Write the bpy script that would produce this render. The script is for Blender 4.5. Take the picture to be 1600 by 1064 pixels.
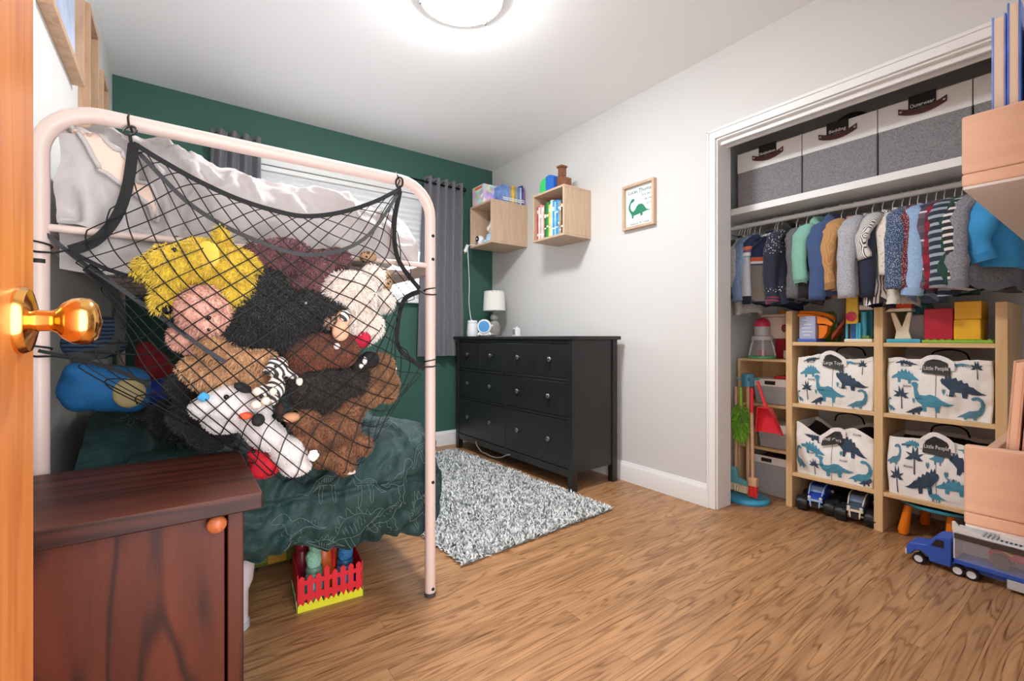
import bpy, math, random
import numpy as np
from mathutils import Vector, Matrix, noise, geometry
from mathutils.bvhtree import BVHTree

for o in list(bpy.data.objects): bpy.data.objects.remove(o)
scn = bpy.context.scene
COL = scn.collection
PI = math.pi
random.seed(7)

# ---------------------------------------------------------------- camera, world, exposure
cam_d = bpy.data.cameras.new('camera')
cam = bpy.data.objects.new('camera', cam_d); COL.objects.link(cam)
cam.location = (0, 0, .95)
cam.rotation_euler = (PI/2, 0, -math.atan2(521, 715))
cam_d.sensor_width = 36; cam_d.lens = 715/1600*36
cam_d.shift_y = -5/1600
cam_d.clip_start = .01
scn.camera = cam

world = bpy.data.worlds.new('daylight'); scn.world = world
world.use_nodes = True
wb = world.node_tree.nodes['Background']
wb.inputs[0].default_value = (.93, .96, 1.0, 1)
wb.inputs[1].default_value = 2.9
scn.view_settings.view_transform = 'Standard'
scn.view_settings.look = 'None'
scn.view_settings.gamma = 1
scn.view_settings.use_curve_mapping = False
scn.view_settings.exposure = 1.22
LAMP_STRENGTH = 58.0
# daylight portals: the window and the open doorway behind the camera
def portal(name, loc, rot, sx, sy):
    l = bpy.data.lights.new(name, 'AREA'); l.shape = 'RECTANGLE'; l.size = sx; l.size_y = sy
    l.cycles.is_portal = True
    o = bpy.data.objects.new(name, l); COL.objects.link(o); o.location = loc; o.rotation_euler = rot
portal('window_portal', (1.04, 3.75, 1.72), (-PI/2, 0, 0), 1.36, .9)
portal('doorway_portal', (.26, -.14, 1.02), (PI/2, 0, 0), .84, 2.04)

# ---------------------------------------------------------------- helpers
def lin(c):
    return tuple(((v/255)/12.92 if v/255 <= .04045 else ((v/255+.055)/1.055)**2.4) for v in c)

class NT:
    def __init__(s, name):
        s.m = bpy.data.materials.new(name); s.m.use_nodes = True
        s.t = s.m.node_tree; s.b = s.t.nodes['Principled BSDF']
    def n(s, typ, props=None, **ins):
        nd = s.t.nodes.new('ShaderNode'+typ)
        for k, v in (props or {}).items(): setattr(nd, k, v)
        for k, v in ins.items(): s.set(nd, k, v)
        return nd
    def set(s, nd, k, v):
        if k.startswith('i') and k[1:].isdigit(): sock = nd.inputs[int(k[1:])]
        else: sock = nd.inputs[k.replace('_', ' ')]
        if isinstance(v, bpy.types.NodeSocket): s.t.links.new(v, sock)
        elif isinstance(v, (tuple, list)) and len(v) == 3 and sock.type == 'RGBA': sock.default_value = (*v, 1)
        else: sock.default_value = v
    def co(s, kind='Object', scale=(1, 1, 1), rot=(0, 0, 0), loc=(0, 0, 0)):
        if kind == 'Position': src = s.n('NewGeometry').outputs['Position']
        else: src = s.n('TexCoord').outputs[kind]
        mp = s.n('Mapping', Vector=src, Scale=scale, Rotation=rot, Location=loc)
        return mp.outputs[0]
    def noise(s, vec, scale, detail=2, rough=.5, dist=0):
        return s.n('TexNoise', Vector=vec, Scale=scale, Detail=detail, Roughness=rough, Distortion=dist).outputs['Fac']
    def math(s, op, a, b=0., c=None):
        nd = s.n('Math', {'operation': op}, i0=a, i1=b)
        if c is not None: s.set(nd, 'i2', c)
        return nd.outputs[0]
    def ramp(s, fac, stops, interp='LINEAR'):
        nd = s.n('ValToRGB', Fac=fac); cr = nd.color_ramp; cr.interpolation = interp
        while len(cr.elements) < len(stops): cr.elements.new(.5)
        for e, (p, c) in zip(cr.elements, stops):
            e.position = p; e.color = (*c, 1)
        return nd.outputs[0]
    def mix(s, fac, a, b, mode='MIX'):
        nd = s.n('Mix', {'data_type': 'RGBA', 'blend_type': mode})
        s.set(nd, 'i0', fac); s.set(nd, 'i6', a); s.set(nd, 'i7', b)
        return nd.outputs[2]
    def bump(s, h, strength=.3, dist=.01):
        s.set(s.b, 'Normal', s.n('Bump', Strength=strength, Distance=dist, Height=h).outputs[0])
    def out(s, col=None, rough=.6, **k):
        if col is not None: s.set(s.b, 'Base_Color', col)
        s.set(s.b, 'Roughness', rough)
        for a, v in k.items(): s.set(s.b, a, v)
        return s.m

MC = {}
def mat(name, c, rough=.6, metal=0, nz=None, bump=None, **k):
    """plain surface; nz=(scale, amount) colour mottling, bump=(scale, strength)"""
    if name in MC: return MC[name]
    t = NT(name); col = lin(c)
    if nz:
        f = t.noise(t.co(), nz[0], 3)
        lo = tuple(v*(1-nz[1]) for v in col); hi = tuple(min(1, v*(1+nz[1])) for v in col)
        colx = t.ramp(f, [(.3, lo), (.7, hi)])
    else: colx = col
    if bump: t.bump(t.noise(t.co(), bump[0], 3), bump[1], .01)
    MC[name] = t.out(colx, rough, Metallic=metal, **k)
    return MC[name]

def fur_mat(name, c, c2=None, var=.35):
    if name in MC: return MC[name]
    t = NT(name); a = lin(c); b = lin(c2) if c2 else tuple(min(1, v*(1+var)) for v in a)
    r = t.n('NewGeometry').outputs['Random Per Island']
    f = t.noise(t.co(), 9, 2)
    f2 = t.math('ADD', t.math('MULTIPLY', r, .6), t.math('MULTIPLY', f, .5))
    col = t.ramp(f2, [(.1, tuple(v*(1-var) for v in a)), (.5, a), (.95, b)])
    MC[name] = t.out(col, .85, Sheen_Weight=.25)
    return MC[name]

def glass_mat(name, c=(255, 255, 255), rough=.05, alpha=.2):
    if name in MC: return MC[name]
    t = NT(name)
    MC[name] = t.out(lin(c), rough, Alpha=alpha)
    return MC[name]

def wood(name, c1, c2, axis=2, scale=1., rough=.45, grain=.5, coords='Object', vary=0., rings=5., stretch=14., pores=0., spec=.5):
    """wood with grain running along axis"""
    if name in MC: return MC[name]
    t = NT(name)
    sc = [stretch*scale]*3; sc[axis] = scale
    v = t.co(coords, tuple(sc))
    if vary:
        rnd = t.n('ObjectInfo').outputs['Random']
        off = t.math('MULTIPLY', rnd, 57.)
        v = t.n('VectorMath', {'operation': 'ADD'}, i0=v, i1=t.n('CombineXYZ', X=off, Y=off, Z=off).outputs[0]).outputs[0]
    base = t.noise(v, 1.1, 3, .5, .3)
    ring = t.math('MULTIPLY_ADD', t.math('SINE', t.math('MULTIPLY', t.noise(v, .55, 2, .45, .25), rings*2*6.283)), .5, .5)
    line = t.math('POWER', ring, 4.)
    fine = t.noise(v, 7., 4, .6)
    a, b = lin(c1), lin(c2)
    col = t.ramp(base, [(.3, a), (.72, tuple((x+y)/2 for x, y in zip(a, b)))])
    f = t.math('MULTIPLY', t.math('ADD', t.math('MULTIPLY', line, .75), t.math('MULTIPLY', fine, .4)), grain)
    col = t.mix(f, col, b)
    if pores:
        sc2 = [170.]*3; sc2[axis] = 4.5
        pv = t.co(coords, tuple(sc2)); pn = t.noise(pv, 1., 2, .6)
        amt = t.math('MULTIPLY', t.ramp(pn, [(.56, (0, 0, 0)), (.68, (1, 1, 1))]), t.math('ADD', t.math('MULTIPLY', line, 1.2), .35))
        col = t.mix(t.math('MULTIPLY', amt, pores), col, b)
    if vary:
        k = t.math('ADD', t.math('MULTIPLY', rnd, vary), 1-vary/2)
        col = t.mix(1., col, t.n('CombineColor', Red=k, Green=k, Blue=k).outputs[0], 'MULTIPLY')
    t.bump(fine, .06, .004)
    MC[name] = t.out(col, rough, Specular_IOR_Level=spec)
    return MC[name]

ORG = {}
def _org(p):
    while p is not None:
        if p in ORG: return ORG[p]
        p = p.parent
    return Vector((0, 0, 0))

class MB:
    """mesh collector: shapes are added, build() links ONE mesh object"""
    def __init__(s): s.v = []; s.f = []; s.mi = []
    def add(s, vs, fs, mi=0):
        o = len(s.v); s.v.extend([tuple(p) for p in vs])
        s.f.extend([tuple(i+o for i in q) for q in fs]); s.mi.extend([mi]*len(fs)); return s
    def box(s, x0, x1, y0, y1, z0, z1, mi=0):
        vs = [(x, y, z) for z in (z0, z1) for y in (y0, y1) for x in (x0, x1)]
        return s.add(vs, [(0, 2, 3, 1), (4, 5, 7, 6), (0, 1, 5, 4), (2, 6, 7, 3), (0, 4, 6, 2), (1, 3, 7, 5)], mi)
    def obox(s, c, size, M=None, mi=0):
        M = M or Matrix.Identity(3); c = Vector(c); sx, sy, sz = (q/2 for q in size)
        vs = [c+M@Vector((x, y, z)) for z in (-sz, sz) for y in (-sy, sy) for x in (-sx, sx)]
        return s.add(vs, [(0, 2, 3, 1), (4, 5, 7, 6), (0, 1, 5, 4), (2, 6, 7, 3), (0, 4, 6, 2), (1, 3, 7, 5)], mi)
    def tube(s, pts, r, n=8, closed=False, mi=0, cap=True, flat=None):
        """swept round (or flat=(w,h) elliptic) tube; r may be a list"""
        P = [Vector(p) for p in pts]; N = len(P)
        R = r if isinstance(r, (list, tuple)) else [r]*N
        up = None; vs = []
        for i in range(N):
            a = P[(i-1) % N] if (i > 0 or closed) else P[i]
            b = P[(i+1) % N] if (i < N-1 or closed) else P[i]
            t = (b-a)
            t = t.normalized() if t.length > 1e-9 else Vector((0, 0, 1))
            if up is None:
                up = Vector((0, 0, 1)) if abs(t.z) < .9 else Vector((1, 0, 0))
            u = up - t*up.dot(t)
            if u.length < 1e-6: u = t.orthogonal()
            u.normalize(); w = t.cross(u); up = u
            for k in range(n):
                an = 2*PI*k/n
                fa, fb = (flat if flat else (1, 1))
                vs.append(P[i]+(u*math.cos(an)*fa+w*math.sin(an)*fb)*R[i])
        fs = []
        M = N if closed else N-1
        for i in range(M):
            for k in range(n):
                a = i*n+k; b = i*n+(k+1) % n; c = ((i+1) % N)*n+(k+1) % n; d = ((i+1) % N)*n+k
                fs.append((a, b, c, d))
        if cap and not closed:
            fs.append(tuple(range(n-1, -1, -1))); fs.append(tuple((N-1)*n+k for k in range(n)))
        return s.add(vs, fs, mi)
    def lathe(s, prof, c=(0, 0, 0), n=24, M=None, mi=0):
        """profile [(radius, height)] turned about local z"""
        M = M or Matrix.Identity(3); c = Vector(c); vs = []; fs = []
        for r, h in prof:
            for k in range(n):
                a = 2*PI*k/n; vs.append(c+M@Vector((r*math.cos(a), r*math.sin(a), h)))
        for i in range(len(prof)-1):
            for k in range(n):
                fs.append((i*n+k, i*n+(k+1) % n, (i+1)*n+(k+1) % n, (i+1)*n+k))
        fs.append(tuple(range(n-1, -1, -1))); fs.append(tuple((len(prof)-1)*n+k for k in range(n)))
        return s.add(vs, fs, mi)
    def prism(s, poly, fn, a, b, mi=0):
        """polygon of (p,q) extruded from a to b; fn(p,q,t)->xyz"""
        n = len(poly)
        vs = [fn(p, q, a) for p, q in poly]+[fn(p, q, b) for p, q in poly]
        if n > 4:
            tr = geometry.tessellate_polygon([[Vector((p, q, 0)) for p, q in poly]])
            fs = [t[::-1] for t in tr]+[tuple(n+i for i in t) for t in tr]
        else: fs = [tuple(range(n-1, -1, -1)), tuple(range(n, 2*n))]
        fs += [(i, (i+1) % n, n+(i+1) % n, n+i) for i in range(n)]
        return s.add(vs, fs, mi)
    def grid(s, fn, nu, nv, mi=0, cu=False, cv=False):
        vs = [fn(i/(nu if cu else nu-1), j/(nv if cv else nv-1)) for j in range(nv) for i in range(nu)]
        fs = []
        for j in range(nv if cv else nv-1):
            for i in range(nu if cu else nu-1):
                i2 = (i+1) % nu; j2 = (j+1) % nv
                fs.append((j*nu+i, j*nu+i2, j2*nu+i2, j2*nu+i))
        return s.add(vs, fs, mi)
    def ell(s, c, r, rot=(0, 0, 0), nu=16, nv=10, mi=0):
        c = Vector(c); M = eul(rot)
        if not isinstance(r, (tuple, list)): r = (r, r, r)
        vs = [c+M@Vector((0, 0, -r[2]))]; fs = []
        for j in range(1, nv):
            b = -PI/2+PI*j/nv
            for i in range(nu):
                a = 2*PI*i/nu
                vs.append(c+M@Vector((r[0]*math.cos(b)*math.cos(a), r[1]*math.cos(b)*math.sin(a), r[2]*math.sin(b))))
        vs.append(c+M@Vector((0, 0, r[2])))
        for i in range(nu):
            fs.append((0, 1+(i+1) % nu, 1+i))
            fs.append((len(vs)-1, 1+(nv-2)*nu+i, 1+(nv-2)*nu+(i+1) % nu))
            for j in range(nv-2):
                a = 1+j*nu+i; b = 1+j*nu+(i+1) % nu
                fs.append((a, b, b+nu, a+nu))
        return s.add(vs, fs, mi)
    def build(s, name, mats, parent=None, smooth=None, bevel=0, w=True, kind=None, label=None, loc=None, seg=2):
        me = bpy.data.meshes.new(name)
        off = _org(parent) if (w and parent is not None) else Vector((0, 0, 0))
        if loc is not None: off = Vector(loc)
        me.from_pydata([(x-off.x, y-off.y, z-off.z) for x, y, z in s.v], [], s.f)
        if not isinstance(mats, (list, tuple)): mats = [mats]
        for m in mats: me.materials.append(m)
        if len(mats) > 1: me.polygons.foreach_set('material_index', s.mi)
        if smooth is not None:
            me.polygons.foreach_set('use_smooth', [True]*len(me.polygons))
            if smooth < 180: me.set_sharp_from_angle(angle=math.radians(smooth))
        me.update()
        o = bpy.data.objects.new(name, me); COL.objects.link(o)
        if parent is not None: o.parent = parent
        if loc is not None: o.location = loc
        if bevel:
            b = o.modifiers.new('bevel', 'BEVEL'); b.width = bevel; b.segments = seg; b.limit_method = 'ANGLE'
        if kind: o['kind'] = kind
        if label: o['label'] = label
        return o

def eul(r): return (Matrix.Rotation(r[2], 3, 'Z') @ Matrix.Rotation(r[1], 3, 'Y') @ Matrix.Rotation(r[0], 3, 'X'))
def tag(o, label, cat, group=None):
    o['label'] = label; o['category'] = cat
    if group: o['group'] = group
    return o
def thing(name, label, cat, loc=(0, 0, 0), rz=0, group=None):
    o = bpy.data.objects.new(name, None); COL.objects.link(o); o.empty_display_size = .05
    o.location = loc; o.rotation_euler = (0, 0, rz)
    ORG[o] = Vector(loc)
    return tag(o, label, cat, group)
def struct(o): o['kind'] = 'structure'; return o
def B(*a): return MB().box(*a)
def part(name, m, parent, *a, bevel=.002, smooth=None, **k):
    """one box part in world coordinates"""
    return MB().box(*a).build(name, m, parent, smooth, bevel, **k)
def copy_tree(o, parent=None):
    c = o.copy(); COL.objects.link(c)
    if parent is not None: c.parent = parent
    for ch in o.children: copy_tree(ch, c)
    return c
def lettering(s, size, m, parent, loc, M, name='lettering', depth=.0004, align='CENTER', maxw=None):
    """flat text mesh; M maps text (x right, y up, z out) into the parent's space"""
    cu = bpy.data.curves.new('t', 'FONT'); cu.body = s; cu.size = size; cu.extrude = depth; cu.align_x = align
    cu.resolution_u = 3
    ob = bpy.data.objects.new('t', cu); COL.objects.link(ob)
    me = bpy.data.meshes.new_from_object(ob.evaluated_get(bpy.context.evaluated_depsgraph_get()))
    bpy.data.objects.remove(ob); bpy.data.curves.remove(cu)
    xs = [v.co.x for v in me.vertices]; k = 1
    if maxw and xs and max(xs)-min(xs) > maxw: k = maxw/(max(xs)-min(xs))
    L = Vector(loc)-_org(parent)
    for v in me.vertices: v.co = L+M@Vector((v.co.x*k, v.co.y, v.co.z))
    me.materials.clear(); me.materials.append(m)
    o = bpy.data.objects.new(name, me); COL.objects.link(o); o.parent = parent
    return o
FACE_X = Matrix(((0, 0, -1), (-1, 0, 0), (0, 1, 0)))   # text on a surface that faces -x
def crom(P, t):
    """Catmull-Rom through points, t in 0..1"""
    n = len(P)-1; x = min(max(t, 0), 1)*n; i = min(int(x), n-1); f = x-i
    p = [np.array(P[min(max(j, 0), n)], float) for j in (i-1, i, i+1, i+2)]
    return .5*((2*p[1])+(-p[0]+p[2])*f+(2*p[0]-5*p[1]+4*p[2]-p[3])*f*f+(-p[0]+3*p[1]-3*p[2]+p[3])*f**3)
def curve(P, n=24): return [tuple(crom(P, i/(n-1))) for i in range(n)]
def fbm(x, y, z=0., o=3):
    return noise.fractal(Vector((x, y, z)), 1., 2., o)


# ================================================================ THE ROOM
wall_white = mat('wall_white', (215, 214, 211), .75, bump=(60, .03))
ceil_white = mat('ceiling_white', (246, 247, 247), .85)
wall_green = mat('wall_green', (56, 98, 86), .7, bump=(60, .03))
trim_white = mat('trim_white', (238, 238, 236), .4)
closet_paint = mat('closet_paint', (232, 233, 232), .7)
YG, XW, XL, ZC, YF = 3.61, 2.40, -.32, 2.52, .03

fl = struct(B(XL-.1, 3.3, -.15, YG+.1, -.06, -.012).build('floor', mat('subfloor', (70, 45, 28), .8)))
oak = wood('oak_boards', (204, 155, 108), (108, 66, 35), 0, 2.2, .38, .62, 'Position', .07, 6., 12., .9)
random.seed(3)
pw = .0825; y = -.13; row = 0
while y < YG:
    x = XL - random.uniform(0, 1.0)
    while x < 3.2:
        L = random.uniform(.7, 1.7); a = max(x, XL); b = min(x+L, 3.2)
        if b-a > .05:
            q = MB(); y0, y1 = y, min(y+pw, YG)
            c = .0004
            q.add([(a, y0, -.012), (b, y0, -.012), (b, y1, -.012), (a, y1, -.012),
                   (a+c, y0+c, 0), (b-c, y0+c, 0), (b-c, y1-c, 0), (a+c, y1-c, 0)],
                  [(4, 5, 6, 7), (0, 1, 5, 4), (1, 2, 6, 5), (2, 3, 7, 6), (3, 0, 4, 7)])
            q.build('floorboard', oak, fl)
        x += L
    y += pw; row += 1

struct(B(XL-.1, 3.3, -.15, YG+.1, ZC, ZC+.08).build('ceiling', ceil_white))
struct(B(XL-.1, XL, -.15, YG+.1, 0, ZC).build('wall_left', wall_white))
# green wall with the window opening
WX0, WX1, WZ0, WZ1 = .37, 1.72, 1.27, 2.16
g = MB()
g.box(XL, WX0, YG, YG+.12, 0, ZC).box(WX1, XW+.13, YG, YG+.12, 0, ZC).box(WX0, WX1, YG, YG+.12, 0, WZ0).box(WX0, WX1, YG, YG+.12, WZ1, ZC)
struct(g.build('wall_back', wall_green))
# right wall with the closet opening
OY0, OY1, OZ = .10, 1.372, 2.04
g = MB()
g.box(XW, XW+.13, OY1, YG, 0, ZC).box(XW, XW+.13, OY0, OY1, OZ, ZC).box(XW, XW+.13, -.15, OY0, 0, ZC)
struct(g.build('wall_right', wall_white))
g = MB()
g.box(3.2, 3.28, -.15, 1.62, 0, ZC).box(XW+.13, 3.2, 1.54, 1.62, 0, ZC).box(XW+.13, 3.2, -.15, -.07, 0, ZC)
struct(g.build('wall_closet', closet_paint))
# front wall with the doorway the camera stands in
g = MB()
g.box(XL, -.20, -.12, YF, 0, ZC).box(.70, XW, -.12, YF, 0, ZC).box(-.20, .70, -.12, YF, 2.05, ZC)
struct(g.build('wall_front', wall_white))

# baseboards: flat board with a moulded top
def baseboard(name, pts, nrm):
    prof = [(0, 0), (.016, 0), (.016, .098), (.013, .108), (.008, .116), (.006, .126), (0, .126)]
    q = MB(); (x0, y0), (x1, y1) = pts
    vs = [(x+nrm[0]*p, y+nrm[1]*p, z) for x, y in pts for p, z in prof]; n = len(prof)
    q.add(vs, [(i, (i+1) % n, n+(i+1) % n, n+i) for i in range(n)]+[tuple(range(n)), tuple(range(2*n-1, n-1, -1))])
    struct(q.build(name, trim_white, None, 35))
baseboard('baseboard_back', [(XL, YG), (XW, YG)], (0, -1))
baseboard('baseboard_right', [(XW, YG), (XW, OY1+.052)], (-1, 0))
baseboard('baseboard_left', [(XL, YF), (XL, YG)], (1, 0))
# closet casing
q = MB(); q.box(XW-.016, XW, OY1+.004, OY1+.052, 0, OZ+.004).box(XW-.022, XW, OY1+.040, OY1+.052, 0, OZ+.052)
struct(q.build('trim_1', trim_white, None, None, .003))
q = MB(); q.box(XW-.016, XW, OY0, OY1+.040, OZ+.004, OZ+.052).box(XW-.022, XW, OY0, OY1+.052, OZ+.040, OZ+.056)
struct(q.build('trim_2', trim_white, None, None, .003))
q = MB(); q.box(XW-.004, XW+.134, OY1-.004, OY1+.006, 0, OZ).box(XW-.004, XW+.134, OY0, OY1, OZ-.006, OZ+.004)
q.box(XW+.02, XW+.035, OY0, OY1, OZ-.03, OZ-.006).box(XW+.075, XW+.09, OY0, OY1, OZ-.03, OZ-.006)
struct(q.build('trim_3', trim_white, None, None, .002))

# window: casing, sash, panes
win = struct(MB().box(WX0-.05, WX1+.05, YG-.018, YG, WZ1, WZ1+.06).box(WX0-.05, WX0, YG-.018, YG, WZ0, WZ1)
             .box(WX1, WX1+.05, YG-.018, YG, WZ0, WZ1).build('window_1', trim_white, None, None, .004))
MB().box(WX0-.07, WX1+.07, YG-.05, YG+.06, WZ0-.035, WZ0).build('window_sill', trim_white, win, None, .006)
q = MB()
for a, b in ((WX0, WX0+.045), ((WX0+WX1)/2-.03, (WX0+WX1)/2+.03), (WX1-.045, WX1)): q.box(a, b, YG+.05, YG+.09, WZ0, WZ1)
q.box(WX0, WX1, YG+.05, YG+.09, WZ0, WZ0+.05).box(WX0, WX1, YG+.05, YG+.09, WZ1-.05, WZ1)
q.build('window_frame', trim_white, win, None, .003)
pane = glass_mat('window_glass', (235, 245, 255), .02, .08)
for a, b in ((WX0+.045, (WX0+WX1)/2-.03), ((WX0+WX1)/2+.03, WX1-.045)):
    B(a, b, YG+.066, YG+.07, WZ0+.05, WZ1-.05).build('pane', pane, win)

# pleated white shade, half lowered
sh = thing('window_shade', 'white pleated shade half lowered over the window behind the bunk bed', 'shade', (1.045, YG+.03, WZ1))
shade_m = mat('shade_white', (236, 237, 238), .8)
part('headrail', trim_white, sh, WX0+.01, WX1-.01, YG+.002, YG+.045, WZ1-.035, WZ1-.002)
n = 9
for i in range(n):
    z1 = WZ1-.036-i*.047; z0 = z1-.047
    MB().add([(WX0+.012, YG+.030, z1), (WX1-.012, YG+.030, z1), (WX1-.012, YG+.012, (z0+z1)/2), (WX0+.012, YG+.012, (z0+z1)/2), (WX1-.012, YG+.030, z0), (WX0+.012, YG+.030, z0),
              (WX0+.012, YG+.034, z1), (WX1-.012, YG+.034, z1), (WX1-.012, YG+.034, z0), (WX0+.012, YG+.034, z0)],
             [(0, 1, 2, 3), (3, 2, 4, 5), (6, 9, 8, 7)]).build('pleat', shade_m, sh)
part('bottom_rail', trim_white, sh, WX0+.01, WX1-.01, YG+.008, YG+.036, WZ1-.036-n*.047-.022, WZ1-.036-n*.047)

# curtain rod and curtains
blackm = mat('black_metal', (22, 22, 24), .4, .6)
rod = thing('curtain_rod', 'black curtain rod with ball ends above the window', 'curtain rod', (1.05, YG-.085, 2.255))
MB().tube([(.10, YG-.085, 2.255), (2.035, YG-.085, 2.255)], .009, 10).build('rod', blackm, rod, 60)
for x in (.09, 2.045): MB().ell((x, YG-.085, 2.255), .02).build('finial', blackm, rod, 180)
for x in (.14, 2.0): MB().tube([(x, YG, 2.24), (x, YG-.05, 2.24), (x, YG-.085, 2.246)], .006, 6).build('bracket', blackm, rod, 60)
cm = NT('curtain_grey')
f = cm.noise(cm.co('Object', (1, 1, .15)), 180, 2)
curtain_m = cm.out(cm.ramp(f, [(.3, lin((102, 102, 107))), (.7, lin((116, 115, 121)))]), .8, Sheen_Weight=.2)
def curtain(label, xt, xb, folds, z0):
    c = thing('curtain', label, 'curtain', ((xt[0]+xt[1])/2, YG-.085, z0), group='grey curtains at the window')
    def fn(u, v, d=0.):
        z = 2.305+(z0-2.305)*v
        x = (xt[0]+(xt[1]-xt[0])*u)*(1-v)+(xb[0]+(xb[1]-xb[0])*u)*v
        a = .030*(1-.25*v)
        yy = YG-.085+a*math.sin(u*folds*2*PI+.6*math.sin(v*3))+.006*fbm(u*4, v*5, 2)
        return (x+.004*fbm(v*3, u*3, 5), yy+d, z)
    MB().grid(fn, folds*12+1, 22).grid(lambda u, v: fn(1-u, v, .004), folds*12+1, 22).build('cloth', curtain_m, c, 180)
    for k in range(folds):
        u = (k+.5)/folds; p = fn(u, (2.305-2.255)/(2.305-z0))
        MB().tube([(p[0]+.018*math.cos(t), YG-.085-.004, 2.262+.018*math.sin(t)) for t in [i*PI/6 for i in range(12)]], .003, 5, True).build('grommet', blackm, c, 60)
curtain('grey curtain panel hanging behind the bunk bed duvet at the window', (.17, .455), (.14, .44), 4, .80)
curtain('long grey curtain panel hanging between the bunk bed post and the dresser', (1.66, 2.03), (1.60, 2.045), 5, .79)

# ceiling lamp
lampg = NT('lamp_glow'); lampg.out(lin((255, 250, 240)), .4, Emission_Color=lin((250, 252, 255)), Emission_Strength=LAMP_STRENGTH)
cl = thing('ceiling_light', 'round white flush ceiling light glowing above the room', 'ceiling light', (1.047, 1.835, ZC))
MB().lathe([(.195, 0), (.197, -.022), (.190, -.026), (0.001, -.026)], (1.040, 1.825, ZC), 48).build('base_plate', trim_white, cl, 40)
Rc = (.182**2+.062**2)/(2*.062); am = math.asin(.182/Rc)
prof = [(Rc*math.sin(am*(1-i/10)), -.026-(Rc*math.cos(am*(1-i/10))-Rc*math.cos(am))) for i in range(10)]+[(.002, -.088)]
MB().lathe(prof, (1.040, 1.825, ZC), 48).build('glass_dome', lampg.m, cl, 180)
for k in range(3):
    a = k*2*PI/3+.35; x, y = 1.040+.186*math.cos(a), 1.825+.186*math.sin(a)
    MB().obox((x, y, ZC-.028), (.012, .012, .02), eul((0, 0, a))).build('clip', mat('clip_steel', (150, 150, 150), .3, .9), cl)


# ================================================================ BUNK BED
bed_paint = mat('bed_paint', (226, 202, 192), .35)
hole_m = mat('bolt_hole', (20, 18, 18), .6)
BX0, BX1, BY0, BY1, BZ = -.268, .749, 1.54, 3.46, 1.505
bed = thing('bunk_bed', 'pale pink-white metal tube bunk bed along the left wall', 'bunk bed', (.24, 2.5, 0))
def bed_end(yy):
    r = .115; pts = [(BX0, yy, .012), (BX0, yy, .8), (BX0, yy, BZ-r)]
    pts += [(BX0+r-r*math.cos(t), yy, BZ-r+r*math.sin(t)) for t in [i*PI/2/8 for i in range(1, 9)]]
    pts += [(.24, yy, BZ)]
    pts += [(BX1-r+r*math.sin(t), yy, BZ-r+r*math.cos(t)) for t in [i*PI/2/8 for i in range(0, 9)]]
    pts += [(BX1, yy, .8), (BX1, yy, .012)]
    o = MB().tube(pts, .0195, 16).build('end_frame', bed_paint, bed, 60)
    for x in (BX0, BX1):
        MB().lathe([(.0205, 0), (.0205, .014), (.018, .016)], (x, yy, 0), 16).build('foot_cap', mat('cap_grey', (70, 66, 64), .6), o, 40)
        for z in ((1.32, 1.235, .42, .03) if x == BX1 else (.03,)):
            MB().lathe([(.006, 0), (.006, .002)], (x+.002, yy-.0185, z), 10, Matrix.Rotation(PI/2, 3, 'X')@Matrix.Rotation(0, 3, 'Y')).build('bolt', hole_m, o)
    MB().tube([(BX0, yy, 1.213), (BX1, yy, 1.213)], .0095, 10).build('cross_rail', bed_paint, bed, 60)
    MB().tube([(BX0, yy, .36), (BX0+.03, yy+(.12 if yy < 2 else -.05), .36), (BX1-.03, yy+(.12 if yy < 2 else -.05), .36), (BX1, yy, .36)], .0095, 10).build('cross_rail', bed_paint, bed, 60)
bed_end(BY0); bed_end(BY1)
for x in (BX0, BX1):
    for z in (1.20, .35):
        MB().box(x-.012, x+.012, BY0+.01, BY1-.01, z-.02, z+.02).build('side_rail', bed_paint, bed, None, .004)
    MB().tube([(x, BY0+.45, 1.47), (x, BY1, 1.47)], .011, 10).build('guard_rail', bed_paint, bed, 60)
for z in (1.20, .345):
    for k in range(8):
        yy = BY0+.14+k*.235
        MB().box(BX0+.01, BX1-.01, yy, yy+.06, z-.008, z+.008).build('slat', bed_paint, bed, None, .002)
# ladder brackets of dark straps on the left post
MB().tube([(BX0-.001, BY0, 1.125), (BX0-.001, BY0, 1.135)], .0202, 16).build('seam_ring', hole_m, bed, 60)

mattress_m = mat('mattress_ticking', (226, 222, 216), .9)
for lab, z in (('white mattress on the upper bunk under the pale duvet', 1.216), ('white mattress on the lower bunk under the green comforter', .362)):
    m_ = MB().box(BX0+.03, BX1-.07, BY0+.16, BY1-.04, z, z+.13).build('mattress', mattress_m, None, None, .03, seg=4)
    tag(m_, lab, 'mattress')

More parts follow.
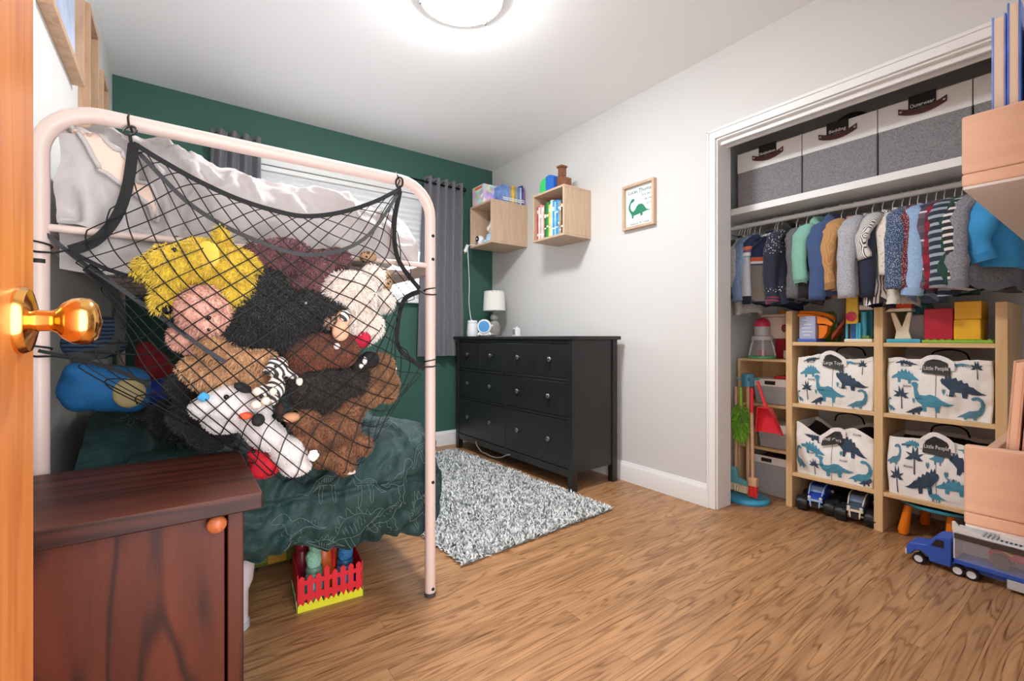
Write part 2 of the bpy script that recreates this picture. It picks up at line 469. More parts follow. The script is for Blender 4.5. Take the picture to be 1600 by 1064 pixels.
# ---- pale grey-pink duvet heaped on the upper bunk
dm = NT('duvet_cotton')
f = dm.noise(dm.co(), 5, 4)
dm.bump(dm.noise(dm.co(), 38, 4, .6), .25, .01)
duvet_m = dm.out(dm.ramp(f, [(.3, lin((172, 163, 161))), (.7, lin((200, 193, 191)))]), .8)
dl = mat('duvet_lining', (236, 206, 188), .75)
def duvet_top(x, y):
    """height of the duvet over the upper mattress"""
    u = (x-BX0)/(BX1-BX0)
    crest = [1.475, 1.50, 1.505, 1.49, 1.465, 1.45, 1.43, 1.455, 1.45, 1.435, 1.405, 1.36]
    k = u*(len(crest)-1); i = min(int(max(k, 0)), len(crest)-2); c = crest[i]+(crest[i+1]-crest[i])*(k-i)
    return c
def duvet_fn(u, v):
    # u across the bed, v from the hem at the foot end over the top and far away
    x = BX0+.028+(BX1-BX0-.056)*u
    top = duvet_top(x, 0)
    hem = 1.222-.02*math.sin(u*9)+.015*fbm(u*5, 3)
    edge = min(1, min(u*3+.22, 1-u)*9); rnd = math.sqrt(max(0, 1-(1-edge)**2))
    if v < .45:
        t = v/.45; a = t*PI/2
        z = hem+(top-hem)*math.sin(a)**.9
        y = BY0+.030+.16*(1-math.cos(a))-.035*math.sin(t*PI)*rnd
    else:
        t = (v-.45)/.55
        z = top-.04*t+.02*math.sin(t*7+u*3); y = BY0+.19+(BY1-BY0-.28)*t
    z = 1.25+(z-1.25)*(.35+.65*rnd) if z > 1.25 else z
    w = fbm(x*6+v*2.2, v*5, 1., 4)
    left = max(0, min(1, (.42-u)/.3))
    fold = 1-abs(fbm(x*8+v*3, v*2.6-x*2, 7., 2))*2.2
    fold2 = 1-abs(fbm(x*5-v*3.5, v*3.2+x*3, 13., 2))*2.4
    rid = max(-.2, fold)**2*.9+max(-.2, fold2)**2*(.35+.8*left)
    front = 1-max(0, min(1, (v-.42)/.1))
    return (x+.012*fbm(v*8, u*6, 4), max(BY0+.002, y-.018*w*rnd-(.028+.030*left)*(rid-.3)*rnd*front), z+.018*w*rnd+.016*(rid-.3)*rnd)
dv = thing('duvet', 'crumpled pale grey-pink duvet heaped on the upper bunk', 'duvet', (.24, 2.4, 1.35))
MB().grid(duvet_fn, 110, 110).build('cover', duvet_m, dv, 180)
# zip slit at the left corner showing the pink lining, edged with piping
def dpt(u, v, d):
    e = .004; p = Vector(duvet_fn(u, v)); n_ = (Vector(duvet_fn(u+e, v))-p).cross(Vector(duvet_fn(u, v+e))-p)
    return p+n_.normalized()*d
SA, SB = (.02, .27), (.22, .05)
def slit(u, v, d=.016):
    w_ = .050*math.sin(PI*min(1, max(0, u)))**.7
    return dpt(SA[0]+(SB[0]-SA[0])*u+.55*w_*(v-.5), SA[1]+(SB[1]-SA[1])*u+w_*(v-.5)*1.3, d-.004*math.sin(v*PI))
MB().grid(lambda u, v: slit(u, v), 30, 10).build('lining', dl, dv, 180, label='pink lining showing where the duvet cover gapes open')
for k in (0, 1): MB().tube([slit(u/30, k, .017) for u in range(31)], .0055, 8).build('piping', duvet_m, dv, 180)
# the hem sagging below the rail at the left corner
MB().grid(lambda u, v: (BX0+.03+.42*u, BY0+.022+.012*math.sin(u*17+v*2)+.014*fbm(u*5, v*3, 2), 1.245-(.125-.09*u+.03*math.sin(u*6))*v), 50, 12).build('sagging_hem', duvet_m, dv, 180)

# ---- dark green comforter with white line-drawn dinosaurs
gm = NT('comforter_green')
gm.bump(gm.noise(gm.co(), 30, 4, .62), .6, .014)
comf_m = gm.out(gm.ramp(gm.noise(gm.co(), 6, 3), [(.3, lin((32, 56, 55))), (.7, lin((50, 77, 75)))]), .55, Specular_IOR_Level=.3)
def comf_top(u, y):
    # bunched high at the left (pillow end of the heap), flat in the middle
    k = max(0, min(1, (.55-u)/.35)); far = max(0, min(1, (y-1.75)/.3))
    return .585+.10*k*k*(3-2*k)*far+.02*math.sin(u*7+y*4)
def comf_fn(u, v, lift=0.):
    """u: 0 left .. 0.8 right edge .. 1 hanging over the right side; v: 0 foot hem .. .35 foot edge .. 1 far end"""
    if u < .8: x = BX0+.035+(.772-BX0-.035)*u/.8; side = 0
    else: x = .772; side = (u-.8)/.2
    uu = (x-BX0)/(BX1-BX0)
    yfar = 1.46+.0
    if v < .35: t = v/.35; y = 1.625; drop = 1-t
    else: y = 1.625+(BY1-.1-1.625)*((v-.35)/.65); drop = 0
    top = comf_top(uu, y)
    hemz = .243+.03*math.sin(u*5+.5)+.012*math.sin(u*31)
    # puffy rounding
    a = max(drop, 0); b = max(side, 0)
    d = max(a, b)
    z = top
    yo = 0; xo = 0
    if d > 0:
        z = top-(top-hemz)*(d**1.05 if d < 1 else 1)
        puff = math.sin(min(1, d*1.02)*PI)**.6
        if a >= b: yo = -(.030+.052*puff)
        if b > 0: xo = (.02+.055*puff*b**.4)
        if a > 0 and b > 0: yo = -(.030+.052*puff)*(1-b*.55); xo = (.012+.04*puff)*b**.5
    n1 = fbm(x*6+side*2, (y-drop*.4)*6, 3., 3); crease = abs(fbm(x*10+side*2+drop*1.3, (y*6-drop*2.2), 9., 3))
    pl = .016*math.sin(u*88+4*n1)*max(0, d-.55)*2
    z += .026*n1-.035*crease*(1-d)
    y2 = y+yo-.016*n1*(d > 0)+.036*crease*(a > 0)+(pl if a > 0 else 0)
    x2 = x+xo+(.012*n1-.03*crease if b > 0 else 0)
    y2 = max(y2, 1.53+.034*max(0, min(1, (x2-.60)/.08)))
    quilt = .018*math.exp(-((d-.42)/.03)**2) if a > 0 else 0
    return (x2, y2+quilt-(lift if a > 0 else 0), z+(lift if d == 0 else 0))
cf = thing('comforter', 'dark green comforter with white line-drawn dinosaurs draped over the lower bunk', 'comforter', (.3, 2.4, .45))
MB().grid(comf_fn, 130, 120).build('quilt', comf_m, cf, 180)
line_m = mat('print_white_line', (112, 134, 131), .7)
TREX = [[(0, .62), (.10, .72), (.22, .74), (.30, .66), (.36, .56), (.52, .56), (.70, .44), (.85, .36), (1, .40)],
        [(0, .62), (.08, .58), (.20, .56), (.25, .46), (.30, .34), (.44, .30), (.58, .34), (.72, .36), (.86, .32), (1, .40)],
        [(.26, .44), (.20, .38), (.22, .32)], [(.36, .30), (.32, .18), (.38, .10), (.32, .0), (.24, .0)], [(.52, .32), (.56, .18), (.50, .10), (.52, 0), (.44, 0)]]
BRACH = [[(0, .95), (.06, 1), (.13, .96), (.15, .8), (.2, .6), (.32, .52), (.5, .55), (.66, .5), (.8, .34), (.9, .2), (1, .14)],
         [(0, .95), (.07, .90), (.08, .7), (.14, .46), (.24, .36), (.5, .34), (.64, .34), (.76, .24), (.88, .12), (1, .14)],
         [(.24, .36), (.22, .0), (.29, 0), (.32, .33)], [(.54, .34), (.55, 0), (.62, 0), (.63, .34)]]
STEG = [[(0, .3), (.08, .4), (.2, .42), (.35, .62), (.5, .68), (.66, .6), (.8, .4), (1, .3)],
        [(0, .3), (.1, .28), (.2, .26), (.4, .26), (.6, .27), (.8, .3), (1, .3)],
        [(.22, .26), (.2, 0), (.27, 0), (.3, .26)], [(.6, .27), (.6, 0), (.67, 0), (.68, .28)],
        [(.2, .42), (.22, .58), (.28, .52), (.34, .76), (.38, .64), (.48, .86), (.52, .68), (.62, .8), (.66, .6), (.74, .64), (.76, .47)]]
def ribs(x0, x1, y0, y1, n): return [[(x0+(x1-x0)*i/n, y1), (x0+(x1-x0)*i/n+.01, y0)] for i in range(n)]
TREX += ribs(.4, .9, .44, .5, 8); BRACH += ribs(.3, .7, .4, .5, 7); STEG += ribs(.3, .7, .34, .52, 7)
def comf_dino(shape, u0, v0, su, sv, flip=False, ang=0.):
    q = MB()
    for ln in shape:
        P = []
        for i in range(max(4, 3*len(ln))):
            p = crom([(a, b, 0) for a, b in ln], i/(max(4, 3*len(ln))-1))
            a, b = p[0], p[1]
            if flip: a = 1-a
            ca, sa = math.cos(ang), math.sin(ang); a, b = a-.5, b-.5
            a, b = a*ca-b*sa, a*sa+b*ca
            P.append(comf_fn(min(.995, u0+a*su), max(0.005, v0+b*sv), .0022))
        q.tube(P, .0008, 4)
    q.build('printed_dinosaur', line_m, cf, label='white line-drawn dinosaur print')
for a in [(TREX, .43, .12, .13, .20), (STEG, .56, .10, .16, .17, True, .4), (BRACH, .60, .235, .10, .17), (TREX, .69, .225, .09, .19, True), (STEG, .755, .12, .08, .15, False, .5),
          (BRACH, .49, .26, .10, .15, True), (TREX, .655, .09, .10, .16, False, .7), (STEG, .50, .035, .10, .09), (BRACH, .76, .30, .08, .12, True, .4),
          (STEG, .72, .42, .11, .075), (TREX, .58, .44, .10, .07, True), (BRACH, .78, .55, .09, .07), (STEG, .12, .50, .14, .06), (TREX, .26, .47, .12, .06), (BRACH, .40, .50, .10, .06), (STEG, .24, .40, .10, .05, True)]:
    comf_dino(*a)

# ================================================================ FOREGROUND DOOR
dorange = wood('door_fir', (214, 132, 66), (168, 84, 34), 2, 2.0, .35, .45, rings=3.)
brass = mat('polished_brass', (236, 176, 96), .14, 1.0)
dr = struct(MB().box(-.176, -.137, .035, .763, .012, 2.03).build('door_1', dorange, None, None, .003))
K = Vector((-.137, .700, .968))
RY = Matrix.Rotation(PI/2, 3, 'Y')
MB().lathe([(.036, 0), (.036, .004), (.033, .009), (.022, .012), (.014, .014)], K, 32, RY).build('door_rose', brass, dr, 40)
MB().lathe([(.012, .010), (.011, .024), (.0135, .03), (.020, .034), (.0255, .042), (.0265, .050), (.0255, .057), (.019, .063), (.006, .0655), (.0005, .066)], K, 32, RY).build('door_knob', brass, dr, 50)
MB().lathe([(.003, .066), (.003, .0668)], K, 12, RY).build('keyhole', mat('keyhole_dark', (60, 40, 20), .5), dr)
MB().box(-.170, -.143, .7625, .7645, .94, 1.0).build('latch_plate', brass, dr, None, .001)
for z in (.25, 1.02, 1.8):
    MB().tube([(-.137+.004, .034, z-.045), (-.137+.004, .034, z+.045)], .006, 8).build('hinge', brass, dr, 60)

# ================================================================ CHERRY CABINET
cherry = wood('cherry_laminate', (104, 46, 27), (36, 15, 9), 2, 1.9, .45, .9, rings=3., stretch=8., spec=.25)
cherry_t = wood('cherry_laminate_top', (96, 48, 34), (36, 17, 13), 0, 1.9, .42, .9, rings=3., stretch=8., spec=.25)
cb = thing('cabinet', 'dark cherry wood cabinet with a round knob at the foot of the bunk bed', 'cabinet', (-.1, 1.27, 0))
part('worktop', cherry_t, cb, -.305, .139, 1.055, 1.485, .600, .635, bevel=.003)
part('side_panel', cherry, cb, .080, .108, 1.082, 1.48, 0, .600)
part('side_panel', cherry, cb, -.300, -.272, 1.082, 1.48, 0, .600)
part('back_panel', cherry, cb, -.272, .080, 1.465, 1.478, .05, .600)
part('bottom_panel', cherry, cb, -.272, .080, 1.10, 1.465, .05, .07)
cdoor = part('door', cherry, cb, -.268, .076, 1.094, 1.112, .06, .594)
kn = (0.061, 1.085, 0.579)
MB().lathe([(.009, 0), (.009, .006), (.016, .010), (.0178, .016), (.015, .023), (.005, .0265), (.0005, .027)], (kn[0], 1.094, kn[2]), 24, Matrix.Rotation(PI/2, 3, 'X')).build('knob', wood('knob_wood', (196, 110, 62), (150, 72, 36), 2, 6.), cdoor, 50)


# ================================================================ BLACK DRESSER
blk = NT('black_brown_stain')
fv = blk.noise(blk.co('Object', (9, 9, 1)), 6, 4)
blk.bump(fv, .03, .003)
black_wood = blk.out(blk.ramp(fv, [(.3, lin((27, 27, 27))), (.75, lin((38, 38, 37)))]), .36)
pewter = mat('pewter_knob', (150, 148, 146), .28, .9)
DX0, DX1, DY0, DY1, DZ = 1.935, 2.345, 2.035, 3.475, .958
ds = thing('dresser', 'black wooden eight-drawer dresser against the white wall', 'dresser', (2.14, 2.75, 0))
part('top', black_wood, ds, DX0-.018, DX1+.012, DY0-.022, DY1+.022, DZ-.024, DZ, bevel=.004)
for x0, x1 in ((DX0, DX0+.045), (DX1-.045, DX1)):
    for y0, y1 in ((DY0, DY0+.04), (DY1-.04, DY1)):
        part('leg', black_wood, ds, x0, x1, y0, y1, 0, DZ-.024, bevel=.002)
for y0, y1 in ((DY0+.008, DY0+.026), (DY1-.026, DY1-.008)):
    part('side_panel', black_wood, ds, DX0+.045, DX1-.045, y0, y1, .115, DZ-.024)
part('back_panel', black_wood, ds, DX1-.022, DX1-.012, DY0+.04, DY1-.04, .115, DZ-.024)
part('bottom_rail', black_wood, ds, DX0+.004, DX0+.024, DY0+.04, DY1-.04, .085, .133)
part('top_rail', black_wood, ds, DX0+.004, DX0+.024, DY0+.04, DY1-.04, .910, DZ-.024)
part('inner_body', mat('dresser_dark', (16, 16, 17), .8), ds, DX0+.03, DX1-.03, DY0+.03, DY1-.03, .135, .905)
yc = (DY0+DY1)/2; yq = [DY0+.044, (DY0+yc)/2+.012, yc, (DY1+yc)/2-.012, DY1-.044]
part('divider', black_wood, ds, DX0+.004, DX0+.03, yc-.009, yc+.009, .133, .910)
for z0, z1 in ((.672, .690), (.437, .451)):
    part('divider', black_wood, ds, DX0+.004, DX0+.03, DY0+.04, DY1-.04, z0, z1)
for k in (1, 3): part('divider', black_wood, ds, DX0+.004, DX0+.03, yq[k]-.008, yq[k]+.008, .690, .910)
NY = Matrix.Rotation(-PI/2, 3, 'Y')
def drawer(y0, y1, z0, z1, knobs):
    d = part('drawer', black_wood, ds, DX0+.006, DX0+.026, y0, y1, z0, z1, bevel=.002)
    for ky in knobs:
        MB().lathe([(.006, 0), (.006, .010), (.0145, .014), (.016, .019), (.0125, .0235), (.004, .0255), (.0005, .026)], (DX0+.006, ky, (z0+z1)/2+.01), 20, NY).build('knob', pewter, d, 50)
for i in range(4):
    a, b = yq[i]+(.010 if i else 0), yq[i+1]-(.010 if i < 3 else 0)
    drawer(a, b, .694, .906, [(a+b)/2])
for z0, z1 in ((.455, .668), (.137, .433)):
    for a, b in ((yq[0], yc-.011), (yc+.011, yq[4])):
        drawer(a, b, z0, z1, [a+(b-a)*.26, a+(b-a)*.76])
# cord drooping under the dresser
cd = MB().tube(curve([(2.33, 3.25, .05), (2.1, 3.2, .10), (1.94, 3.15, .11), (1.925, 3.06, .055), (1.92, 2.97, .05), (1.922, 2.88, .045), (1.925, 2.78, .062), (1.95, 2.68, .10), (2.2, 2.6, .06)], 60), .005, 7).build('power_cord', mat('cord_grey', (120, 118, 114), .5), None, 60)
tag(cd, 'grey power cord drooping beneath the black dresser', 'cord')

# ---- things standing on the dresser
T = DZ
lampb = mat('lamp_stone', (150, 147, 140), .55, nz=(30, .25))
lx, ly = 2.235, 3.33
tl = thing('table_lamp', 'table lamp with white drum shade and grey pebble-stacked base on the dresser', 'lamp', (lx, ly, T))
MB().lathe([(.045, 0), (.05, .01), (.058, .05), (.054, .09), (.036, .125), (.028, .135)], (lx, ly, T), 24).build('base', lampb, tl, 50)
MB().ell((lx, ly, T+.165), (.036, .036, .034)).build('head', lampb, tl, 180)
for s in (-1, 1): MB().ell((lx-.03, ly+s*.03, T+.016), (.026, .016, .016)).build('paw', lampb, tl, 180)
MB().tube([(lx, ly, T+.19), (lx, ly, T+.25)], .007, 10).build('stem', pewter, tl, 60)
sp = [(.099, .225), (.090, .393), (.088, .393), (.097, .225)]
q = MB(); n = 40
vs = [(lx+r*math.cos(2*PI*k/n), ly+r*math.sin(2*PI*k/n), T+h) for r, h in sp for k in range(n)]
q.add(vs, [(i*n+k, i*n+(k+1) % n, ((i+1) % 4)*n+(k+1) % n, ((i+1) % 4)*n+k) for i in range(4) for k in range(n)])
q.build('shade', mat('linen_shade', (236, 233, 226), .85, bump=(220, .1)), tl, 40)
MB().tube([(lx+.09*math.cos(t), ly+.09*math.sin(t), T+.385) for t in [i*PI/8 for i in range(16)]], .002, 5, True).build('shade_ring', pewter, tl, 60)
for k in range(3):
    a = k*2*PI/3; MB().tube([(lx, ly, T+.385), (lx+.09*math.cos(a), ly+.09*math.sin(a), T+.385)], .0016, 5).build('spoke', pewter, tl, 60)

pw_m = mat('white_plastic', (240, 241, 242), .35)
vx, vy = 2.055, 3.40
dfz = thing('humidifier', 'white tapered humidifier canister at the far end of the dresser', 'humidifier', (vx, vy, T))
MB().lathe([(.048, 0), (.050, .006), (.0495, .03), (.042, .130), (.040, .136), (.034, .138), (.001, .138)], (vx, vy, T), 28).build('tank', pw_m, dfz, 40)
MB().lathe([(.0435, .112), (.0438, .115), (.0432, .118)], (vx, vy, T), 28).build('rim', mat('plastic_grey', (200, 202, 205), .4), dfz, 40)

ck = thing('alarm_clock', 'round white clock with a blue face on little feet beside the lamp', 'clock', (2.055, 3.205, T), 0)
cq = Matrix.Rotation(.72, 3, 'Z')@NY
cc = (2.055, 3.205, T+.081)
MB().lathe([(.056, 0), (.060, .006), (.060, .018), (.054, .024), (.046, .022), (.001, .022)], cc, 36, cq).build('case', pw_m, ck, 40)
MB().lathe([(.046, .0215), (.046, .0235), (.001, .0235)], cc, 36, cq).build('dial', mat('clock_blue', (88, 160, 222), .4), ck, 40)
cu_, cv_ = math.cos(.72), math.sin(.72)
def cpt(a, b, z): return (2.055-cu_*b-cv_*-a*-1, 3.205-cv_*b+cu_*-a*-1, T+z)
def cpt(a, b, z): return (2.055-cu_*b-cv_*a, 3.205-cv_*b+cu_*a, T+z)   # a across, b towards the viewer side
for s in (-1, 1):
    MB().tube([cpt(s*.03, 0, .035), cpt(s*.056, .012, .010)], [.014, .010], 10).build('foot', pw_m, ck, 60)
    MB().ell(cpt(s*.062, 0, .088), .010).build('ear', pw_m, ck, 180)
MB().tube([cpt(-.035, 0, .018), cpt(.035, 0, .018)], .017, 12).build('base_bar', pw_m, ck, 60)

mx, my = 2.22, 2.99
mn = thing('baby_monitor', 'small white and grey monitor standing alone on the dresser', 'monitor', (mx, my, T))
q = MB().prism([(-.035, 0), (.035, 0), (.025, .064), (.012, .07), (-.018, .07), (-.03, .06)], lambda p, q_, t: (mx+t, my+p, T+q_), -.016, .02).build('body', pw_m, mn, None, .004)
part('screen', mat('monitor_grey', (140, 138, 136), .3), mn, mx-.0175, mx-.016, my-.006, my+.026, T+.012, T+.058)
MB().tube([(mx, my-.01, T+.068), (mx+.005, my-.01, T+.082)], .004, 8).build('aerial', pw_m, mn, 60)

# ================================================================ WALL CUBES
birch = wood('pale_oak_veneer', (212, 184, 156), (178, 148, 120), 2, 2.2, .5, .4, rings=3.5, stretch=9.)
def wall_cube(label, x0, x1, y0, y1, z0, z1, m, group=None, back=True, t=.016):
    c = thing('wall_cube_shelf', label, 'shelf', (x1, (y0+y1)/2, z0), group=group)
    part('top_panel', m, c, x0, x1, y0, y1, z1-t, z1); part('bottom_panel', m, c, x0, x1, y0, y1, z0, z0+t)
    part('side_panel', m, c, x0, x1, y0, y0+t, z0+t, z1-t); part('side_panel', m, c, x0, x1, y1-t, y1, z0+t, z1-t)
    if back: part('back_panel', m, c, x1-.006 if x1 > 1 else x0, x1 if x1 > 1 else x0+.006, y0+t, y1-t, z0+t, z1-t)
    return c
wall_cube('deeper pale oak cube shelf nearest the green wall', 2.033, XW, 3.07, 3.405, 1.716, 2.068, birch, 'oak cube shelves over the dresser')
wall_cube('pale oak cube shelf holding a row of picture books', 2.137, XW, 2.327, 2.673, 1.655, 2.005, birch, 'oak cube shelves over the dresser')

def book(label, x0, x1, y0, y1, z0, z1, col, spine='x', group=None, lean=0., pages=True, w_pages=(236, 228, 212), loc=None):
    """book standing; spine faces -x ('x') or the pages face -x ('p', cover faces +-y)"""
    key = 'book_%d_%d_%d' % col
    m = mat(key, col, .45, nz=(22, .35))
    b = thing('book', label, 'book', ((x0+x1)/2, (y0+y1)/2, z0), 0, group)
    t = min(.0022, (y1-y0)*.2)
    q = MB().box(x0, x1, y0, y0+t, z0, z1).box(x0, x1, y1-t, y1, z0, z1)
    if spine == 'x': q.box(x0, x0+t, y0+t, y1-t, z0, z1)
    else: q.box(x1-t, x1, y0+t, y1-t, z0, z1)
    q.build('cover', m, b)
    B(x0+(t if spine == 'x' else .002), x1-(.002 if spine == 'x' else t), y0+t, y1-t, z0+.002, z1-.003).build('pages', mat('book_pages_%d' % w_pages[0], w_pages, .9), b)
    if spine == 'x':
        h = z1-z0
        for fz, fh in ((random.uniform(.58, .84), random.uniform(.05, .14)), (random.uniform(.08, .3), random.uniform(.03, .07))):
            B(x0-.0004, x0+.0002, y0+t, y1-t, z0+h*fz, z0+h*(fz+fh)).build('spine_band', mat('spine_white', (238, 234, 224), .5), b)
    if lean: b.rotation_euler = (0, lean, 0)
    return b
# row of thin picture books, right to left
cols = [((40, 44, 52), 'black'), ((196, 140, 70), 'tan'), ((96, 170, 206), 'sky blue'), ((66, 132, 196), 'mid blue'), ((150, 206, 226), 'pale blue'), ((60, 150, 190), 'teal blue'),
        ((196, 226, 224), 'ice white'), ((230, 206, 70), 'yellow'), ((52, 140, 70), 'green'), ((36, 96, 60), 'dark green'), ((232, 170, 130), 'peach'), ((236, 232, 226), 'white'),
        ((226, 150, 160), 'pink'), ((244, 240, 232), 'cream'), ((206, 60, 60), 'red')]
yy = 2.346
random.seed(11)
for i, (c, nme) in enumerate(cols):
    w_ = random.uniform(.014, .024); h_ = random.uniform(.225, .255) if i > 2 else random.uniform(.2, .24)
    book(f'thin {nme} picture book, number {i+1} from the near side of the cube shelf row' if 0 else f'thin {nme} picture book standing in the cube shelf row', 2.145, 2.335, yy, yy+w_, 1.672, 1.672+h_, c, group='picture books in the wall cube')
    yy += w_+.0008

# on the left cube: picture box, three books standing flat against it
pb = thing('boxed_game', 'box with cartoon animals printed on white standing on the far cube shelf', 'box', (2.16, 3.28, 2.068))
t = NT('cartoon_print')
v = t.n('TexVoronoi', Vector=t.co(), Scale=26.).outputs['Color']
t2 = t.mix(.45, v, lin((232, 230, 226))); boxprint = t.out(t2, .4)
MB().box(2.050, 2.25, 3.214, 3.392, 2.068, 2.232).build('carton', boxprint, pb, None, .002)
B(2.0492, 2.0502, 3.24, 3.35, 2.20, 2.222).build('title_strip', mat('print_orange', (226, 110, 70), .5), pb)
xx = 2.152
for c, nme, w_, h_ in (((112, 146, 204), 'thick cornflower blue', .062, .140), ((150, 148, 150), 'grey', .026, .142), ((226, 186, 52), 'yellow', .026, .146), ((160, 150, 140), 'taupe', .034, .142), ((96, 140, 196), 'sky blue', .026, .142), ((206, 214, 222), 'silver white', .014, .144), ((44, 74, 150), 'navy', .018, .166), ((150, 84, 156), 'purple', .012, .150)):
    m = mat('book_%d_%d_%d' % c, c, .45, nz=(22, .35)); b = thing('book', f'{nme} book standing with its spine out on top of the far cube shelf', 'book', (xx+w_/2, 3.15, 2.068), 0, 'books on top of the far cube')
    k = .0022; z0, z1 = 2.0685, 2.0685+h_
    MB().box(xx, xx+k, 3.082, 3.208, z0, z1).box(xx+w_-k, xx+w_, 3.082, 3.208, z0, z1).box(xx+k, xx+w_-k, 3.082, 3.082+k, z0, z1).build('cover', m, b)
    B(xx+k, xx+w_-k, 3.082+k, 3.205, z0+.002, z1-.003).build('pages', mat('book_pages_236', (236, 228, 212), .9), b)
    for fz in (.12, .22): B(xx+k*.5, xx+w_-k*.5, 3.0815, 3.0822, z0+h_*fz, z0+h_*(fz+.06)).build('spine_band', mat('spine_white', (238, 234, 224), .5), b)
    xx += w_+.0008
# inside the left cube: round camera and a small figure
bc = thing('baby_camera', 'white round baby camera with a black lens inside the far cube shelf', 'camera', (2.10, 3.33, 1.732))
MB().lathe([(.030, 0), (.034, .006), (.030, .02), (.02, .026)], (2.095, 3.335, 1.732), 20).build('base', pw_m, bc, 50)
MB().ell((2.095, 3.335, 1.785), (.036, .036, .038)).build('head', pw_m, bc, 180)
MB().lathe([(.024, 0), (.024, .004), (.001, .004)], (2.064, 3.335, 1.79), 20, NY).build('lens_ring', mat('lens_black', (16, 16, 18), .2), bc, 50)
MB().lathe([(.009, .004), (.009, .0052), (.001, .0052)], (2.064, 3.335, 1.79), 16, NY).build('lens', mat('lens_white', (200, 205, 210), .2), bc, 50)
MB().lathe([(.012, .0), (.012, .0015), (.001, .0015)], (2.066, 3.335, 1.749), 16, NY).build('speaker', mat('lens_grey', (110, 110, 112), .4), bc, 50)
fg = thing('figurine', 'white and pale blue seated figurine inside the far cube shelf', 'figurine', (2.12, 3.18, 1.732))
MB().lathe([(.05, 0), (.056, .03), (.048, .07), (.03, .085)], (2.12, 3.19, 1.732), 20).build('body', mat('figure_blue', (176, 208, 226), .5), fg, 60)
MB().ell((2.12, 3.18, 1.855), (.042, .042, .05)).build('head', pw_m, fg, 180)
MB().ell((2.075, 3.18, 1.85), (.012, .02, .022)).build('muzzle', mat('figure_peach', (232, 206, 196), .6), fg, 180)
for s in (-1, 1): MB().ell((2.12, 3.18+s*.026, 1.905), (.012, .012, .024)).build('ear', pw_m, fg, 180)
for s in (-1, 1): MB().ell((2.075, 3.19+s*.03, 1.75), (.026, .018, .018)).build('leg', mat('figure_blue', (0, 0, 0)), fg, 180)
# cable from the camera down to the humidifier, with a plug
cc_ = thing('camera_cable', 'thin white cable hanging from the far cube shelf down to the dresser', 'cable', (2.03, 3.40, 1.0))
MB().tube(curve([(2.06, 3.36, 1.74), (2.022, 3.392, 1.742), (2.012, 3.409, 1.72), (2.02, 3.412, 1.6), (2.03, 3.412, 1.4), (2.025, 3.41, 1.25), (2.04, 3.405, 1.12), (2.052, 3.402, T+.138)], 50), .0032, 6).build('cord', pw_m, cc_, 60)
MB().tube([(2.010, 3.405, 1.745), (2.0, 3.432, 1.69)], [.013, .016], 10).build('plug', pw_m, cc_, 60)
MB().tube([(2.0, 3.432, 1.69), (1.998, 3.438, 1.672)], .005, 6).build('plug_tip', mat('gold_tip', (196, 150, 90), .3, .8), cc_, 60)
# on the right cube: arched blocks and a brown wooden figure
rb = thing('arch_toy', 'green and blue rainbow-arch toy leaning on the near cube shelf', 'toy', (2.2, 2.55, 2.005))
ARC = [(-.075, 0), (-.075, .05), (-.06, .088), (-.03, .108), (0, .113)]
def arch(y0, y1, k0, k1):
    out = [(y0+(y1-y0)*i/8, 0) for i in (0, 8)]
    return out
def arch_block(name, m, y0, y1, prof):
    MB().prism(prof, lambda p, q_, t: (2.185+t, p, 2.005+q_), -.035, .035).build(name, m, rb, None, .003)
arch_block('green_block', mat('toy_green', (60, 196, 110), .45), 0, 0, [(2.605, .0), (2.54, .0), (2.54, .104), (2.57, .102), (2.595, .085), (2.605, .06)])
arch_block('blue_block', mat('toy_blue', (44, 104, 196), .45), 0, 0, [(2.538, .0), (2.455, .0), (2.455, .09), (2.47, .105), (2.50, .112), (2.538, .106)])
MB().tube(curve([(2.185, 2.612, 2.01), (2.185, 2.622, 2.05), (2.185, 2.605, 2.09), (2.185, 2.57, 2.112), (2.185, 2.53, 2.118)], 20), .007, 8).build('wood_arch', wood('toy_wood', (150, 104, 66), (96, 60, 36), 1, 5.), rb, 60)
br = thing('wooden_figure', 'brown wooden animal figure standing at the corner of the near cube shelf', 'figure', (2.2, 2.385, 2.005))
bw = mat('walnut_toy', (124, 78, 48), .5, nz=(30, .25))
part('chest', bw, br, 2.17, 2.23, 2.385, 2.44, 2.005, 2.085, bevel=.006); part('head', bw, br, 2.175, 2.225, 2.395, 2.435, 2.087, 2.15, bevel=.006)
part('crest', bw, br, 2.17, 2.23, 2.39, 2.445, 2.150, 2.166, bevel=.004); part('paw', bw, br, 2.165, 2.225, 2.342, 2.384, 2.005, 2.065, bevel=.006)

